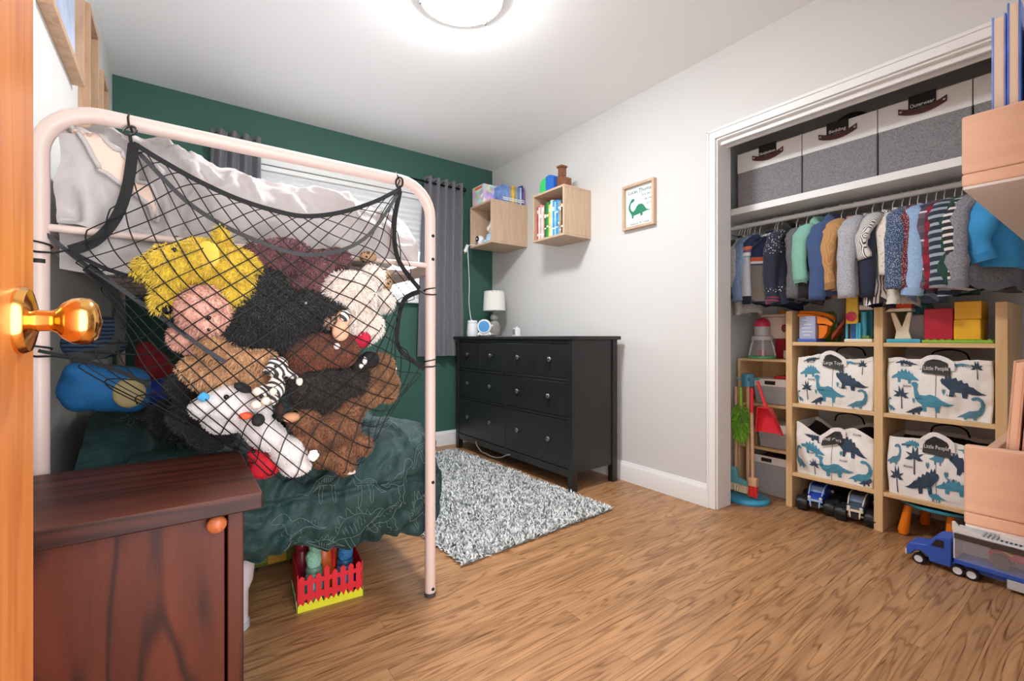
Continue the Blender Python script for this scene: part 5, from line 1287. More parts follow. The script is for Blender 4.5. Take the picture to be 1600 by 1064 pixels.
PR2 = [(S_PALM, -.60, .42, .34, .40, ink, False), (S_PALM, -.92, .06, .26, .40, ink, False), (S_SPIKE, .28, .50, .62, .32, ink, False), (S_SPIKE, -.58, .10, .60, .40, ink, True), (S_STEG, .02, .20, .62, .26, teal, False), (S_CURL, -1.0, .54, .28, .30, steelb, False), (S_LONG, -.16, .0, .34, .18, teal, False), (S_LONG, -.12, .62, .28, .22, steelb, True), (S_STEG, -.7, .84, .4, .14, teal, True), (S_HEART, -.20, .52, .07, .10, steelb, False), (S_HEART, .16, .42, .07, .10, steelb, False), (S_CURL, .62, .04, .3, .24, steelb, False), (S_LONG, .4, .88, .3, .1, teal, True)]
PR3 = [(S_STEG, -.80, .50, .60, .30, teal, True), (S_SPIKE, .16, .48, .66, .40, ink, False), (S_LONG, -.30, .10, .80, .38, teal, False), (S_CURL, .46, .08, .50, .36, teal, False), (S_PALM, -.58, .06, .26, .32, ink, False), (S_CURL, -.98, .14, .28, .36, steelb, True), (S_SPIKE, -.75, .80, .5, .18, ink, True), (S_LONG, -.05, .86, .4, .12, teal, False), (S_SPIKE, .70, .0, .28, .16, ink, True), (S_HEART, .2, .50, .06, .1, steelb, False)]
toy_bag('dinosaur-print bag tagged Large Toys in the upper cubby', .780, 1.128, .582, .275, 'Large Toys', 1.3, PR1, .4)
toy_bag('full dinosaur-print bag with a name tag in the upper right cubby', .366, .728, .582, .268, 'Little People', 2.9, PR1, .2)
toy_bag('slumped open dinosaur-print bag with a half-folded tag in the lower cubby', .780, 1.136, .196, .285, 'and/ Cars', 4.2, PR3, 1.1)
toy_bag('dinosaur-print bag with a name tag in the lower right cubby above the play tray', .366, .725, .196, .285, 'Little People', 6.6, PR2, .2)


# ================================================================ CLOSET: toys on top of the cubby unit
TZ = .924
def pl(name, c, rough=.35): return mat(name, c, rough)
or_ = pl('plastic_orange', (244, 132, 26)); lav = pl('plastic_lavender', (176, 184, 216)); blu = pl('plastic_blue', (74, 104, 190)); cya = pl('plastic_cyan', (70, 176, 206)); yl = pl('plastic_yellow', (246, 206, 62)); rd = pl('plastic_red', (214, 40, 54)); cr = pl('plastic_cream', (238, 224, 196)); gn = pl('plastic_lime', (142, 196, 58)); dgn = pl('plastic_green', (98, 140, 54)); tl_ = pl('plastic_teal', (34, 120, 140)); gy = pl('plastic_grey', (150, 150, 154)); wh = pl('plastic_white', (236, 234, 230)); dk = pl('plastic_dark', (38, 38, 42)); pk = pl('plastic_rose', (214, 62, 92))
rm = thing('ramp_toy', 'orange chute toy with a pale lavender side panel on the cubby unit', 'toy', (2.85, 1.05, TZ))
part('side_panel', lav, rm, 2.785, 2.86, 1.035, 1.115, TZ+.018, TZ+.142, bevel=.004)
part('base', blu, rm, 2.780, 2.90, 1.028, 1.122, TZ, TZ+.018, bevel=.003)
for k, (y0, y1, z) in enumerate(((1.075, 1.10, .118), (1.05, 1.09, .095), (1.055, 1.10, .075), (1.05, 1.10, .055), (1.06, 1.095, .036))): B(2.784, 2.786, y0, y1, TZ+z, TZ+z+.005).build('embossed_line', wh, rm)
MB().grid(lambda u, v: (lambda a, s: (2.80+.05*v+.01*math.cos(v*PI), 1.125-.165*math.sin(u*PI/2)-.0, TZ+.152+.010*(abs(v-.5)*2)**2*2-.05*u*u))(0, 0), 20, 8).build('chute', or_, rm, 180)
MB().prism([(1.128, .158), (1.05, .150), (.985, .128), (.955, .100), (.965, .085), (1.0, .098), (1.03, .10), (1.033, .14), (1.128, .142)], lambda p, q_, t: (2.795+t, p, TZ+q_), 0, .012).build('chute_wall', or_, rm, None, .003)
MB().prism([(1.03, .018), (1.03, .095), (.985, .09), (.99, .05), (1.01, .02)], lambda p, q_, t: (2.81+t, p, TZ+q_), 0, .05).build('lower_chute', or_, rm, None, .003)
MB().prism([(.94, .10), (.94, .125), (1.0, .04), (1.0, .01)], lambda p, q_, t: (2.84+t, p-.02, TZ+q_), 0, .06).build('launch_ramp', pl('plastic_rust', (150, 62, 34)), rm, None, .003)
gh = thing('toy_case', 'green carry-handle toy case standing behind the orange chute', 'toy', (2.99, 1.04, TZ))
MB().tube([(2.99, 1.045+.032*c, TZ+.135+.03*s) for c, s in ((-1, -1), (-1, .7), (-.7, 1), (.7, 1), (1, .7), (1, -1))], .008, 8).build('handle', dgn, gh, 60)
part('case', dgn, gh, 2.96, 3.02, .99, 1.10, TZ, TZ+.108, bevel=.008)
mg = thing('marble_tower', 'yellow and teal tower toy with a red disc on a cream base', 'toy', (2.84, .83, TZ))
part('base', cr, mg, 2.78, 2.92, .783, .902, TZ, TZ+.018, bevel=.004)
part('front_panel', yl, mg, 2.79, 2.806, .845, .897, TZ+.095, TZ+.285, bevel=.004)
MB().lathe([(.024, 0), (.024, .006), (.018, .009), (.001, .009)], (2.790, .872, TZ+.132), 28, NY).build('disc', pk, mg, 50)
MB().lathe([(.018, 0), (.018, .003), (.001, .003)], (2.790, .872, TZ+.245), 24, NY).build('ring', pl('plastic_ring', (226, 120, 60)), mg, 50)
for y_ in (.893, .849, .838): part('leg', cya, mg, 2.79, 2.80, y_-.005, y_+.005, TZ+.018, TZ+.10, bevel=.002)
part('back_panel', pl('plastic_mid_blue', (80, 130, 196)), mg, 2.85, 2.858, .845, .897, TZ+.018, TZ+.10, bevel=.002)
MB().tube([(2.82, .828, TZ+.018), (2.82, .828, TZ+.155)], .013, 14).build('column', cya, mg, 60)
part('tray', wh, mg, 2.80, 2.86, .785, .842, TZ+.165, TZ+.192, bevel=.003); part('back_column', tl_, mg, 2.85, 2.90, .80, .842, TZ+.018, TZ+.21, bevel=.004)
part('gate', dgn, mg, 2.80, 2.84, .80, .834, TZ+.018, TZ+.034, bevel=.003)
bx_ = part('keepsake_box', mat('kraft_brown', (150, 104, 62), .8, nz=(30, .2)), None, 2.95, 3.08, .78, .95, TZ, TZ+.16, bevel=.003)
tag(bx_, 'brown cardboard box behind the yellow tower toy', 'box')
vs_ = thing('catapult_toy', 'cream V-shaped stand with an orange cradle on a blue base', 'toy', (2.84, .67, TZ))
part('base', cya, vs_, 2.782, 2.92, .600, .728, TZ, TZ+.018, bevel=.004)
MB().prism([(.716, .145), (.700, .145), (.672, .075), (.652, .145), (.636, .145), (.646, .055), (.636, .018), (.700, .018), (.694, .055)], lambda p, q_, t: (2.80+t, p, TZ+q_), 0, .02).build('yoke', cr, vs_, None, .003)
MB().prism([(.735, .15), (.632, .15), (.636, .165), (.72, .165)], lambda p, q_, t: (2.79+t, p, TZ+q_), 0, .07).build('tray', cr, vs_, None, .003)
MB().prism([(.72, .165), (.636, .165), (.640, .198), (.69, .192)], lambda p, q_, t: (2.80+t, p, TZ+q_), 0, .05).build('cradle', pl('plastic_flame', (240, 86, 28)), vs_, None, .003)
sb_ = thing('toy_bin', 'grey and teal toy bin wedged behind the cream stand', 'toy', (2.92, .62, TZ))
part('bin', gy, sb_, 2.93, 3.05, .612, .69, TZ, TZ+.14, bevel=.01); part('lid', tl_, sb_, 2.925, 3.055, .606, .695, TZ+.141, TZ+.19, bevel=.006)
bg = part('toy_garage_base', gn, None, 2.782, 3.02, .366, .596, TZ, TZ+.014, bevel=.004); tag(bg, 'lime green toy base plate under the red and yellow blocks', 'toy')
for k in range(9): part('stud', gn, bg, 2.784+.0, 2.80, .372+k*.025, .382+k*.025, TZ+.014, TZ+.018, bevel=.001)
def crate(name, label, m, y0, y1, z0, z1, x0=2.795):
    c = thing(name, label, 'toy block', (2.87, (y0+y1)/2, z0))
    part('shell', m, c, x0, 2.96, y0, y1, z0, z1, bevel=.004)
    for k in range(3):
        zz = z0+(z1-z0)*(.12+.12*k); B(x0-.0015, x0, y0+.006, y1-.006, zz, zz+.004).build('ridge', m, c)
crate('red_block', 'plain crimson red toy block on the green base plate', pl('plastic_crimson', (190, 20, 52)), .492, .590, TZ+.0145, TZ+.158)
crate('yellow_block', 'lower yellow toy block on the green base plate', yl if 0 else pl('plastic_amber', (246, 190, 36)), .404, .490, TZ+.0145, TZ+.105)
crate('yellow_block', 'upper yellow toy block stacked on the lower yellow one', pl('plastic_amber', (0, 0, 0)), .402, .488, TZ+.1055, TZ+.185)

# ---- narrow shelf: rocket blender, kitchen toy, bins
NZ = .8205
rk = thing('rocket_toy', 'rocket toy with clear dome legs, red nose cone and green base', 'toy', (2.90, 1.36, NZ))
rx_, ry_ = 2.915, 1.375
MB().lathe([(.075, 0), (.078, .004), (.076, .014), (.05, .016), (.001, .016)], (rx_, ry_, NZ), 32).build('base', pl('plastic_mint_green', (90, 186, 120)), rk, 40)
clear = glass_mat('clear_plastic', (226, 230, 234), .1, .26)
MB().lathe([(.068, .016), (.062, .05), (.050, .095), (.044, .112)], (rx_, ry_, NZ), 32).build('jar', clear, rk, 60)
MB().lathe([(.03, .016), (.02, .05), (.001, .055)], (rx_, ry_, NZ), 20).build('mixer', pk, rk, 60)
for k in range(4):
    a = k*PI/2+.5; MB().tube([(rx_+.07*math.cos(a), ry_+.07*math.sin(a), NZ+.016), (rx_+.06*math.cos(a), ry_+.06*math.sin(a), NZ+.07), (rx_+.046*math.cos(a), ry_+.046*math.sin(a), NZ+.115)], .007, 8).build('leg', gy, rk, 60)
MB().lathe([(.058, .112), (.060, .118), (.058, .136), (.046, .140)], (rx_, ry_, NZ), 32).build('ring', gy, rk, 40)
MB().lathe([(.043, .14), (.042, .192), (.045, .195)], (rx_, ry_, NZ), 32).build('cabin', pl('plastic_silver', (196, 196, 198)), rk, 40)
MB().lathe([(.046, .195), (.046, .202), (.042, .222), (.030, .240), (.012, .248), (.001, .249)], (rx_, ry_, NZ), 32).build('nose_cone', pk, rk, 50)
kt = thing('toy_kitchen', 'cream and red toy kitchen box behind the rocket toy', 'toy', (3.04, 1.27, NZ))
part('lower_body', pl('plastic_deep_red', (150, 26, 40)), kt, 2.98, 3.12, 1.205, 1.33, NZ, NZ+.12, bevel=.006)
part('upper_body', pl('plastic_ivory', (232, 216, 200)), kt, 2.98, 3.12, 1.205, 1.40, NZ+.12, NZ+.255, bevel=.008)
part('lid', pl('plastic_ivory', (0, 0, 0)), kt, 2.97, 3.125, 1.20, 1.41, NZ+.256, NZ+.272, bevel=.004)
MB().ell((2.978, 1.275, NZ+.185), (.006, .016, .024)).build('window', pl('plastic_brick', (150, 70, 60)), kt, 180)
MB().lathe([(.026, 0), (.026, .02), (.02, .028), (.001, .028)], (3.03, 1.30, NZ+.272), 16).build('knob', pl('plastic_gold', (214, 150, 70)), kt, 50)
part('tray', wh, kt, 2.955, 2.98, 1.2, 1.27, NZ, NZ+.05, bevel=.004)
fb_g = mat('bin_grey', (172, 172, 174), .8); fb_w = mat('bin_lid_white', (236, 230, 222), .6)
def grey_bin(label, x0, x1, y0, y1, z0, z1, lid, fill=None):
    b = thing('storage_bin', label, 'bin', ((x0+x1)/2, (y0+y1)/2, z0), group='grey bins on the narrow shelf')
    zl = z1-.045
    vs = [(x0+.012, y0+.008, z0), (x1-.012, y0+.008, z0), (x1-.012, y1-.008, z0), (x0+.012, y1-.008, z0), (x0, y0, zl), (x1, y0, zl), (x1, y1, zl), (x0, y1, zl)]
    MB().add(vs, [(3, 2, 1, 0), (0, 1, 5, 4), (1, 2, 6, 5), (2, 3, 7, 6), (3, 0, 4, 7)]).build('tub', fb_g, b, None, .006)
    q = MB().box(x0-.004, x0+.004, y0-.004, y1+.004, zl, z1).box(x1-.004, x1+.004, y0-.004, y1+.004, zl, z1).box(x0, x1, y0-.004, y0+.004, zl, z1).box(x0, x1, y1-.004, y1+.004, zl, z1)
    if lid: q.box(x0-.002, x1+.002, y0-.002, y1+.002, z1-.006, z1)
    q.build('rim', fb_w, b, None, .003)
    hp = B(x0-.0055, x0-.004, (y0+y1)/2-.03, (y0+y1)/2+.03, zl+.012, zl+.034).build('hand_hole', dk, b)
    if not lid: B(x0+.01, x1-.01, y0+.01, y1-.01, zl-.06, zl-.012).build('filling', mat('bin_filling', (54, 34, 32), .9, nz=(40, .5)), b)
    return b
grey_bin('lidded grey bin on the middle shelf of the narrow unit', 2.86, 3.1, 1.205, 1.40, .5485, .70, True)
grey_bin('grey bin on the lower shelf of the narrow unit', 2.86, 3.1, 1.205, 1.375, .2865, .43, True)
grey_bin('open grey bin full of dark things on the closet floor', 2.86, 3.1, 1.205, 1.44, 0, .235, False)
o = part('toy_plate', rd, None, 2.90, 3.02, 1.21, 1.30, .7005, .716, bevel=.004); tag(o, 'flat red toy piece lying on the lidded grey bin', 'toy')
lb = thing('label_box', 'small brown box with a black label beside the lower grey bin', 'box', (2.9, 1.43, .2865))
part('carton', mat('carton_brown', (158, 130, 104), .8), lb, 2.87, 3.0, 1.385, 1.465, .2865, .40, bevel=.002); B(2.8685, 2.87, 1.40, 1.45, .315, .345).build('label_plate', dk, lb)
for k, (y, c) in enumerate(((1.26, (40, 26, 26)), (1.34, (70, 30, 34)), (1.30, (30, 28, 30)))):
    s_ = MB().ell((2.93+.03*k, y, .205), (.06, .045, .03), (.3*k, .4, .5*k)).build('dark_shoe', mat('dark_stuff_%d' % k, c, .7), None, 180)
    tag(s_, ['black shoe poking out of the open grey bin', 'dark maroon shoe in the open grey bin', 'black shoe at the back of the open grey bin'][k], 'shoe')

# ---- cleaning set on its stand
bs = thing('broom_stand', 'blue round toy broom stand inside the closet opening', 'stand', (2.69, 1.355, 0))
sx_, sy_ = 2.690, 1.350
MB().lathe([(.112, 0), (.116, .008), (.112, .020), (.10, .027), (.03, .032), (.012, .034)], (sx_, sy_, 0), 40).build('base', pl('plastic_ocean', (64, 158, 196)), bs, 50)
pole = wood('beech_pole', (220, 180, 146), (190, 144, 108), 2, 4.)
MB().tube([(sx_, sy_, .03), (sx_, sy_, .69)], .0105, 12).build('pole', pole, bs, 60)
MB().lathe([(.034, .665), (.034, .735), (.03, .738), (.001, .738)], (sx_, sy_, 0), 24).build('hub', pl('plastic_harbor', (70, 140, 166)), bs, 40)
for k in range(4):
    a = k*PI/2+.6; MB().tube([(sx_+.03*math.cos(a), sy_+.03*math.sin(a), .71), (sx_+.055*math.cos(a), sy_+.055*math.sin(a), .705), (sx_+.062*math.cos(a), sy_+.062*math.sin(a), .715)], .006, 8).build('hook', pl('plastic_harbor', (0, 0, 0)), bs, 60)
# green duster
du = thing('duster', 'lime green shaggy toy duster hanging on the broom stand', 'duster', (2.635, 1.385, .37))
dx_, dy_ = 2.632, 1.362
MB().tube([(dx_, dy_, .36), (dx_, dy_, .56)], .010, 10).build('core', pole, du, 60)
MB().tube([(dx_, dy_, .56), (dx_, dy_, .66)], .008, 10).build('handle', gn, du, 60)
mb_ = soft_mesh([((dx_, dy_, .46), (.022, .022, .10))], .008, 2)
fm = fur_mesh(mb_, 1500, .040, .0042, .5); fm.transform(Matrix.Translation(-Vector((2.635, 1.385, .37)))); fm.materials.append(fur_mat('duster_green', (112, 180, 30), (168, 222, 70), .25))
o = bpy.data.objects.new('strands', fm); COL.objects.link(o); o.parent = du; o['kind'] = 'stuff'; bpy.data.meshes.remove(mb_)
# broom
bm_ = thing('toy_broom', 'toy broom with teal head and cream bristles on the stand', 'broom', (2.65, 1.40, .035))
MB().tube([(2.66, 1.405, .15), (2.66, 1.405, .66)], .009, 10).build('stick', pole, bm_, 60)
MB().prism([(1.425, .19), (1.395, .19), (1.385, .13), (1.33, .115), (1.315, .095), (1.44, .095), (1.435, .13)], lambda p, q_, t: (2.632+t, p, q_), 0, .035).build('head', pl('plastic_aqua', (104, 176, 186)), bm_, None, .005)
q = MB(); random.seed(8)
for k in range(150):
    y = random.uniform(1.318, 1.438); x = random.uniform(2.634, 2.666); dy = random.uniform(-.012, .012)
    q.tube([(x, y, .095), (x-.002, y+dy, .052)], [.0022, .0026], 4)
q.build('bristles', mat('bristle_cream', (232, 214, 180), .8), bm_, kind='stuff')
# red brush
rbz = thing('toy_brush', 'small toy brush with wooden head and red bristles on the stand', 'brush', (2.62, 1.29, .04))
MB().tube([(2.635, 1.295, .15), (2.635, 1.300, .52)], .0095, 10).build('stick', pole, rbz, 60)
MB().tube([(2.635, 1.300, .52), (2.638, 1.302, .66)], .010, 10).build('grip', rd, rbz, 60)
part('head', pole, rbz, 2.618, 2.652, 1.268, 1.318, .105, .155, bevel=.006)
q = MB()
for k in range(60):
    y = random.uniform(1.272, 1.314); x = random.uniform(2.62, 2.65); q.tube([(x, y, .106), (x, y+random.uniform(-.006, .006), .045)], .0028, 4)
q.build('bristles', mat('bristle_red', (222, 50, 40), .6), rbz, kind='stuff')
# dustpan
dp = thing('toy_dustpan', 'bright red toy dustpan hanging from the broom stand', 'dustpan', (2.63, 1.22, .43))
def pan(p, q_, t): return (2.625+t-.03*(q_-.55), p, q_)
MB().prism([(1.245, .565), (1.185, .565), (1.130, .425), (1.265, .425)], pan, -.004, 0).build('floor', rd, dp)
for a, b in (((1.245, .565), (1.265, .425)), ((1.245, .565), (1.185, .565)), ((1.185, .565), (1.130, .425))):
    MB().add([pan(a[0], a[1], 0), pan(b[0], b[1], 0), pan(b[0], b[1], -.045 if b[1] > .5 else -.03), pan(a[0], a[1], -.045), pan(a[0]-.003, a[1]-.003, 0), pan(b[0]-.003, b[1]-.003, 0), pan(b[0]-.003, b[1]-.003, -.045 if b[1] > .5 else -.03), pan(a[0]-.003, a[1]-.003, -.045)],
             [(0, 1, 2, 3), (7, 6, 5, 4), (3, 2, 6, 7), (0, 4, 5, 1), (0, 3, 7, 4), (1, 5, 6, 2)]).build('wall', rd, dp)
MB().tube([(2.622, 1.215, .56), (2.635, 1.245, .63), (2.65, 1.275, .70)], [.013, .010, .009], 10, flat=(1, .7)).build('handle', rd, dp, 60)

# ---- monster trucks under the left cubby
def monster(label, yc_, xc_, body, trim, rim, rz):
    t = thing('toy_truck', label, 'toy truck', (xc_, yc_, 0), rz, 'toy trucks on the closet floor')
    tyre = mat('toy_tyre', (26, 27, 29), .45)
    for sx in (-1, 1):
        for sy in (-1, 1):
            M_ = Matrix.Rotation(PI/2, 3, 'X')
            w_ = MB().lathe([(.018, -.027), (.033, -.026), (.037, -.020), (.038, 0), (.037, .020), (.033, .026), (.018, .027)], (sx*.066, sy*.062, .038), 24, M_).build('wheel', tyre, t, 40, w=False)
            MB().lathe([(.017, -.0275), (.019, -.0285), (.006, -.0255), (.006, .0255), (.019, .0285), (.017, .0275)], (sx*.066, sy*.062, .038), 18, M_).build('rim', rim, w_, 40, w=False)
            for k in range(12):
                a = k*PI/6; MB().obox((sx*.066+.0375*math.cos(a), sy*.062, .038+.0375*math.sin(a)), (.005, .046, .006), Matrix.Rotation(-a, 3, 'Y')).build('tread', tyre, w_, w=False)
        MB().tube([(sx*.066, -.06, .038), (sx*.066, .06, .038)], .006, 8).build('axle', trim, t, 60, w=False)
    MB().prism([(-.095, .060), (-.10, .085), (-.075, .098), (-.045, .100), (-.025, .135), (.035, .138), (.055, .10), (.10, .096), (.10, .060)], lambda p, q_, k: (p, k, q_), -.036, .036).build('shell', body, t, None, .004, w=False)
    MB().prism([(-.043, .103), (-.026, .130), (-.022, .130), (-.038, .103)], lambda p, q_, k: (p-.003, k, q_), -.030, .030).build('windscreen', mat('toy_glass', (120, 150, 190), .15), t, w=False)
    part('bumper', trim, t, -.104, -.096, -.034, .034, .066, .078, w=False)
    for s in (-1, 1):
        MB().tube([(-.098, s*.030, .088), (-.104, s*.022, .066), (-.098, s*.018, .036)], .004, 6).build('grille_bar', trim, t, 60, w=False)
        MB().tube([(-.095, s*.030, .100), (-.04, s*.034, .138), (.04, s*.034, .142)], .003, 6).build('roll_bar', trim, t, 60, w=False)
        MB().lathe([(.008, 0), (.007, .004), (.001, .005)], (-.100, s*.026, .086), 12, NY).build('headlight', wh, t, 50, w=False)
    MB().obox((-.092, 0, .046), (.02, .034, .03)).build('engine', dk, t, w=False)
    return t
monster('blue toy monster truck under the lower left cubby', 1.045, 2.865, pl('plastic_cobalt', (36, 72, 176)), pl('plastic_pale_blue', (170, 196, 234)), pl('rim_red', (130, 34, 44)), .15)
monster('grey toy monster truck with a cream grille beside the blue one', .862, 2.865, pl('plastic_slate', (76, 92, 106)), cr, gy, .12)
td = monster('dark green toy monster truck behind the grey one', .845, 3.045, pl('plastic_olive', (44, 56, 42)), dk, dk, .0)
td = monster('black toy monster truck in the dark behind the blue one', 1.04, 3.06, pl('plastic_black', (20, 20, 22)), dk, dk, .0)

# ---- toy table with orange legs, bowl
tt = thing('toy_table', 'low blue play tray on orange peg legs under the right cubby', 'toy', (2.9, .54, 0))
MB().lathe([(.001, .140), (.14, .140), (.165, .150), (.168, .160), (.16, .162), (.14, .150), (.001, .150)], (2.945, .55, 0), 40).build('tray', cya, tt, 50)
for x, y in ((2.825, .672), (2.815, .500), (2.82, .41), (3.05, .64), (3.05, .45)):
    MB().tube([(x, y, .005), (x, y, .02), (x+(2.945-x)*.15, y+(.55-y)*.12, .142)], [.018, .022, .015], 14).build('leg', or_, tt, 60)
MB().ell((2.79, .415, .165), (.014, .018, .014)).build('peg', pl('plastic_peg', (240, 170, 80)), tt, 180)
wbw = thing('toy_bowl', 'white stacked toy bowls behind the toy hauler', 'bowl', (2.74, .295, 0))
for k in range(2): MB().lathe([(.03, .06+.04*k), (.06, .075+.04*k), (.072, .115+.04*k), (.075, .12+.04*k), (.069, .117+.04*k), (.056, .08+.04*k), (.001, .07+.04*k)], (2.71, .245, 0), 28).build('bowl', wh, wbw, 50)
MB().lathe([(.04, 0), (.04, .06), (.001, .062)], (2.71, .245, 0), 20).build('pot', dk, wbw, 50)

# ---- blue car hauler
hl = thing('toy_hauler', 'blue toy hauler truck with a clear-sided trailer on the closet floor', 'toy truck', (2.555, .40, 0), -.05)
hb = pl('plastic_royal', (52, 92, 190)); hs = pl('plastic_chrome', (224, 226, 230), .3)
def HW(y, r=.021):
    for x in (-.043, .043):
        w_ = MB().lathe([(.01, -.01), (r, -.010), (r+.001, 0), (r, .010), (.01, .010)], (x, y, r+.001), 24, RY).build('wheel', mat('toy_tyre', (0, 0, 0)), hl, 40, w=False)
        MB().lathe([(.013, -.0108), (.014, -.0112), (.004, -.0085), (.004, .0085), (.014, .0112), (.013, .0108)], (x, y, r+.001), 16, RY).build('rim', hs, w_, 40, w=False)
for y in (.145, .025, -.015, -.25, -.29): HW(y)
MB().prism([(.185, .025), (.188, .055), (.178, .078), (.120, .088), (.100, .125), (.088, .136), (.045, .142), (.045, .022), (.112, .022), (.118, .046), (.135, .054), (.158, .050), (.170, .030)], lambda p, q_, t: (t, p, q_), -.048, .048).build('cab', hb, hl, None, .005, w=False)
for s in (-1, 1): MB().prism([(.106, .092), (.090, .122), (.066, .122), (.066, .092)], lambda p, q_, t: (s*.0485+t, p, q_), -.0008, .0008).build('side_window', dk, hl, w=False)
MB().prism([(-.036, .092), (.036, .092), (.034, .122), (-.034, .122)], lambda p, q_, t: (p, .114+t-(q_-.092)*.55, q_), 0, .002).build('windscreen', dk, hl, w=False)
part('bumper', hs, hl, -.045, .045, .186, .192, .022, .044, w=False)
part('chassis', hb, hl, -.035, .035, -.34, .06, .028, .045, w=False)
part('deck', hb, hl, -.050, .050, -.36, .036, .048, .066, w=False)
part('skirt', gy, hl, -.050, .050, -.36, -.11, .012, .047, w=False)
part('far_wall', hs, hl, .044, .050, -.36, .036, .066, .170, w=False)
part('roof', hs, hl, -.052, .052, -.36, .040, .170, .178, w=False)
for y in (.030, -.36): part('frame_post', hs, hl, -.050, -.044, y, y+.008, .066, .170, w=False)
part('front_wall', hs, hl, -.050, .050, .030, .036, .066, .170, w=False)
part('upper_band', mat('hauler_dark', (70, 62, 58), .5), hl, -.052, -.050, -.36, .036, .148, .168, w=False)
B(-.0495, -.0475, -.352, .030, .066, .148).build('clear_side', glass_mat('clear_side', (240, 240, 245), .06, .12), hl, w=False)
MB().prism([(.042, .178), (.042, .212), (.034, .214), (.020, .196), (-.03, .186), (-.05, .178)], lambda p, q_, t: (-.050+t, p, q_), 0, .012).build('wind_fin', wh, hl, None, .002, w=False)
for k in range(18): part('roof_slat', gy, hl, -.045, .02, -.045-k*.012, -.040-k*.012, .178, .184, w=False, bevel=0)
part('roof_box', wh, hl, -.04, .0, -.16, -.09, .184, .202, w=False)
# truck carried inside
ct = thing('carried_truck', 'red toy truck with flames carried inside the hauler trailer', 'toy truck', (2.555, .26, .066), -.05)
for sy in (-1, 1):
    for sx in (-1, 1):
        MB().lathe([(.012, -.012), (.027, -.012), (.030, 0), (.027, .012), (.012, .012)], (sx*.026, sy*.052, .030), 20, RY).build('wheel', mat('brown_tyre', (74, 52, 50), .5), ct, 40, w=False)
MB().prism([(-.085, .040), (-.085, .056), (-.03, .062), (-.01, .078), (.03, .080), (.06, .064), (.085, .058), (.085, .040)], lambda p, q_, t: (t, p, q_), -.022, .022).build('shell', rd, ct, None, .003, w=False)
for a, b in (((.02, .062), (.085, .074)), ((-.085, .044), (-.02, .06))):
    MB().tube([(-.0235, a[0], a[1]), (-.0235, (a[0]+b[0])/2, (a[1]+b[1])/2+.008), (-.0235, b[0], b[1])], [.006, .004, .001], 6).build('flame', yl, ct, 60, w=False)

# ================================================================ BOOK LEDGES ON THE FRONT WALL
led = wood('ledge_birch', (202, 164, 138), (174, 136, 110), 1, 2.5, .55, .3, rings=2.5, stretch=7.)
def ledge(label, x0, z0, z1, d=.122):
    l = thing('book_ledge', label, 'shelf', (x0+.3, .03, z0), group='book ledges beside the doorway')
    part('end_panel', led, l, x0, x0+.014, .031, .031+d, z0+.018, z1, bevel=.003); part('end_panel', led, l, x0+.586, x0+.60, .031, .031+d, z0+.018, z1, bevel=.003)
    part('bottom_board', led, l, x0, x0+.60, .031, .031+d, z0, z0+.018, bevel=.003)
    part('underside_panel', mat('ledge_underside', (196, 190, 184), .6), l, x0+.0015, x0+.5985, .032, .0295+d, z0-.004, z0, bevel=0)
    part('front_rail', led, l, x0+.014, x0+.586, .031+d-.014, .031+d, z0+.03, z0+.09, bevel=.002)
    part('back_board', led, l, x0+.014, x0+.586, .031, .041, z0+.018, z1, bevel=.002)
ledge('birch book ledge with blue books at the upper right by the doorway', .920, 1.168, 1.270)
ledge('birch book ledge with tan books at the lower right by the doorway', .935, .676, .792)
def face_book(label, x0, w_, y0, y1, z0, h, col, pg=(214, 196, 170), lean=.0):
    m = mat('book_%d_%d_%d' % col, col, .4, nz=(22, .3)); b = thing('book', label, 'book', (x0+w_/2, (y0+y1)/2, z0), 0, 'books on the ledges')
    t = .0022; q = MB().box(x0, x0+w_, y0, y0+t, z0, z0+h).box(x0, x0+w_, y1-t, y1, z0, z0+h).box(x0+w_-t, x0+w_, y0+t, y1-t, z0, z0+h)
    q.build('cover', m, b, None, .0008); B(x0+.003, x0+w_-t, y0+t, y1-t, z0+.003, z0+h-.003).build('pages', mat('ledge_pages_%d' % pg[0], pg, .9), b)
    b.rotation_euler = (lean, 0, 0)
face_book('periwinkle blue picture book standing foremost on the upper ledge', .95, .22, .112, .1265, 1.187, .225, (108, 138, 214))
face_book('deeper blue picture book second on the upper ledge', .94, .24, .097, .110, 1.187, .232, (76, 110, 196))
face_book('sea green picture book behind the blue ones on the upper ledge', .95, .21, .080, .094, 1.187, .205, (112, 168, 140), (206, 214, 180))
face_book('tan cardboard-edged book foremost on the lower ledge', .955, .2, .106, .1185, .695, .222, (206, 164, 138), (224, 190, 164), .06)
face_book('beige book second on the lower ledge', .952, .2, .090, .103, .695, .228, (190, 148, 126), (216, 182, 158), .06)
face_book('pinkish brown book third on the lower ledge', .95, .21, .074, .087, .695, .234, (176, 140, 124), (196, 164, 146), .05)
face_book('grey book at the back of the lower ledge', .955, .2, .052, .069, .695, .215, (140, 132, 128), (190, 182, 170), .02)

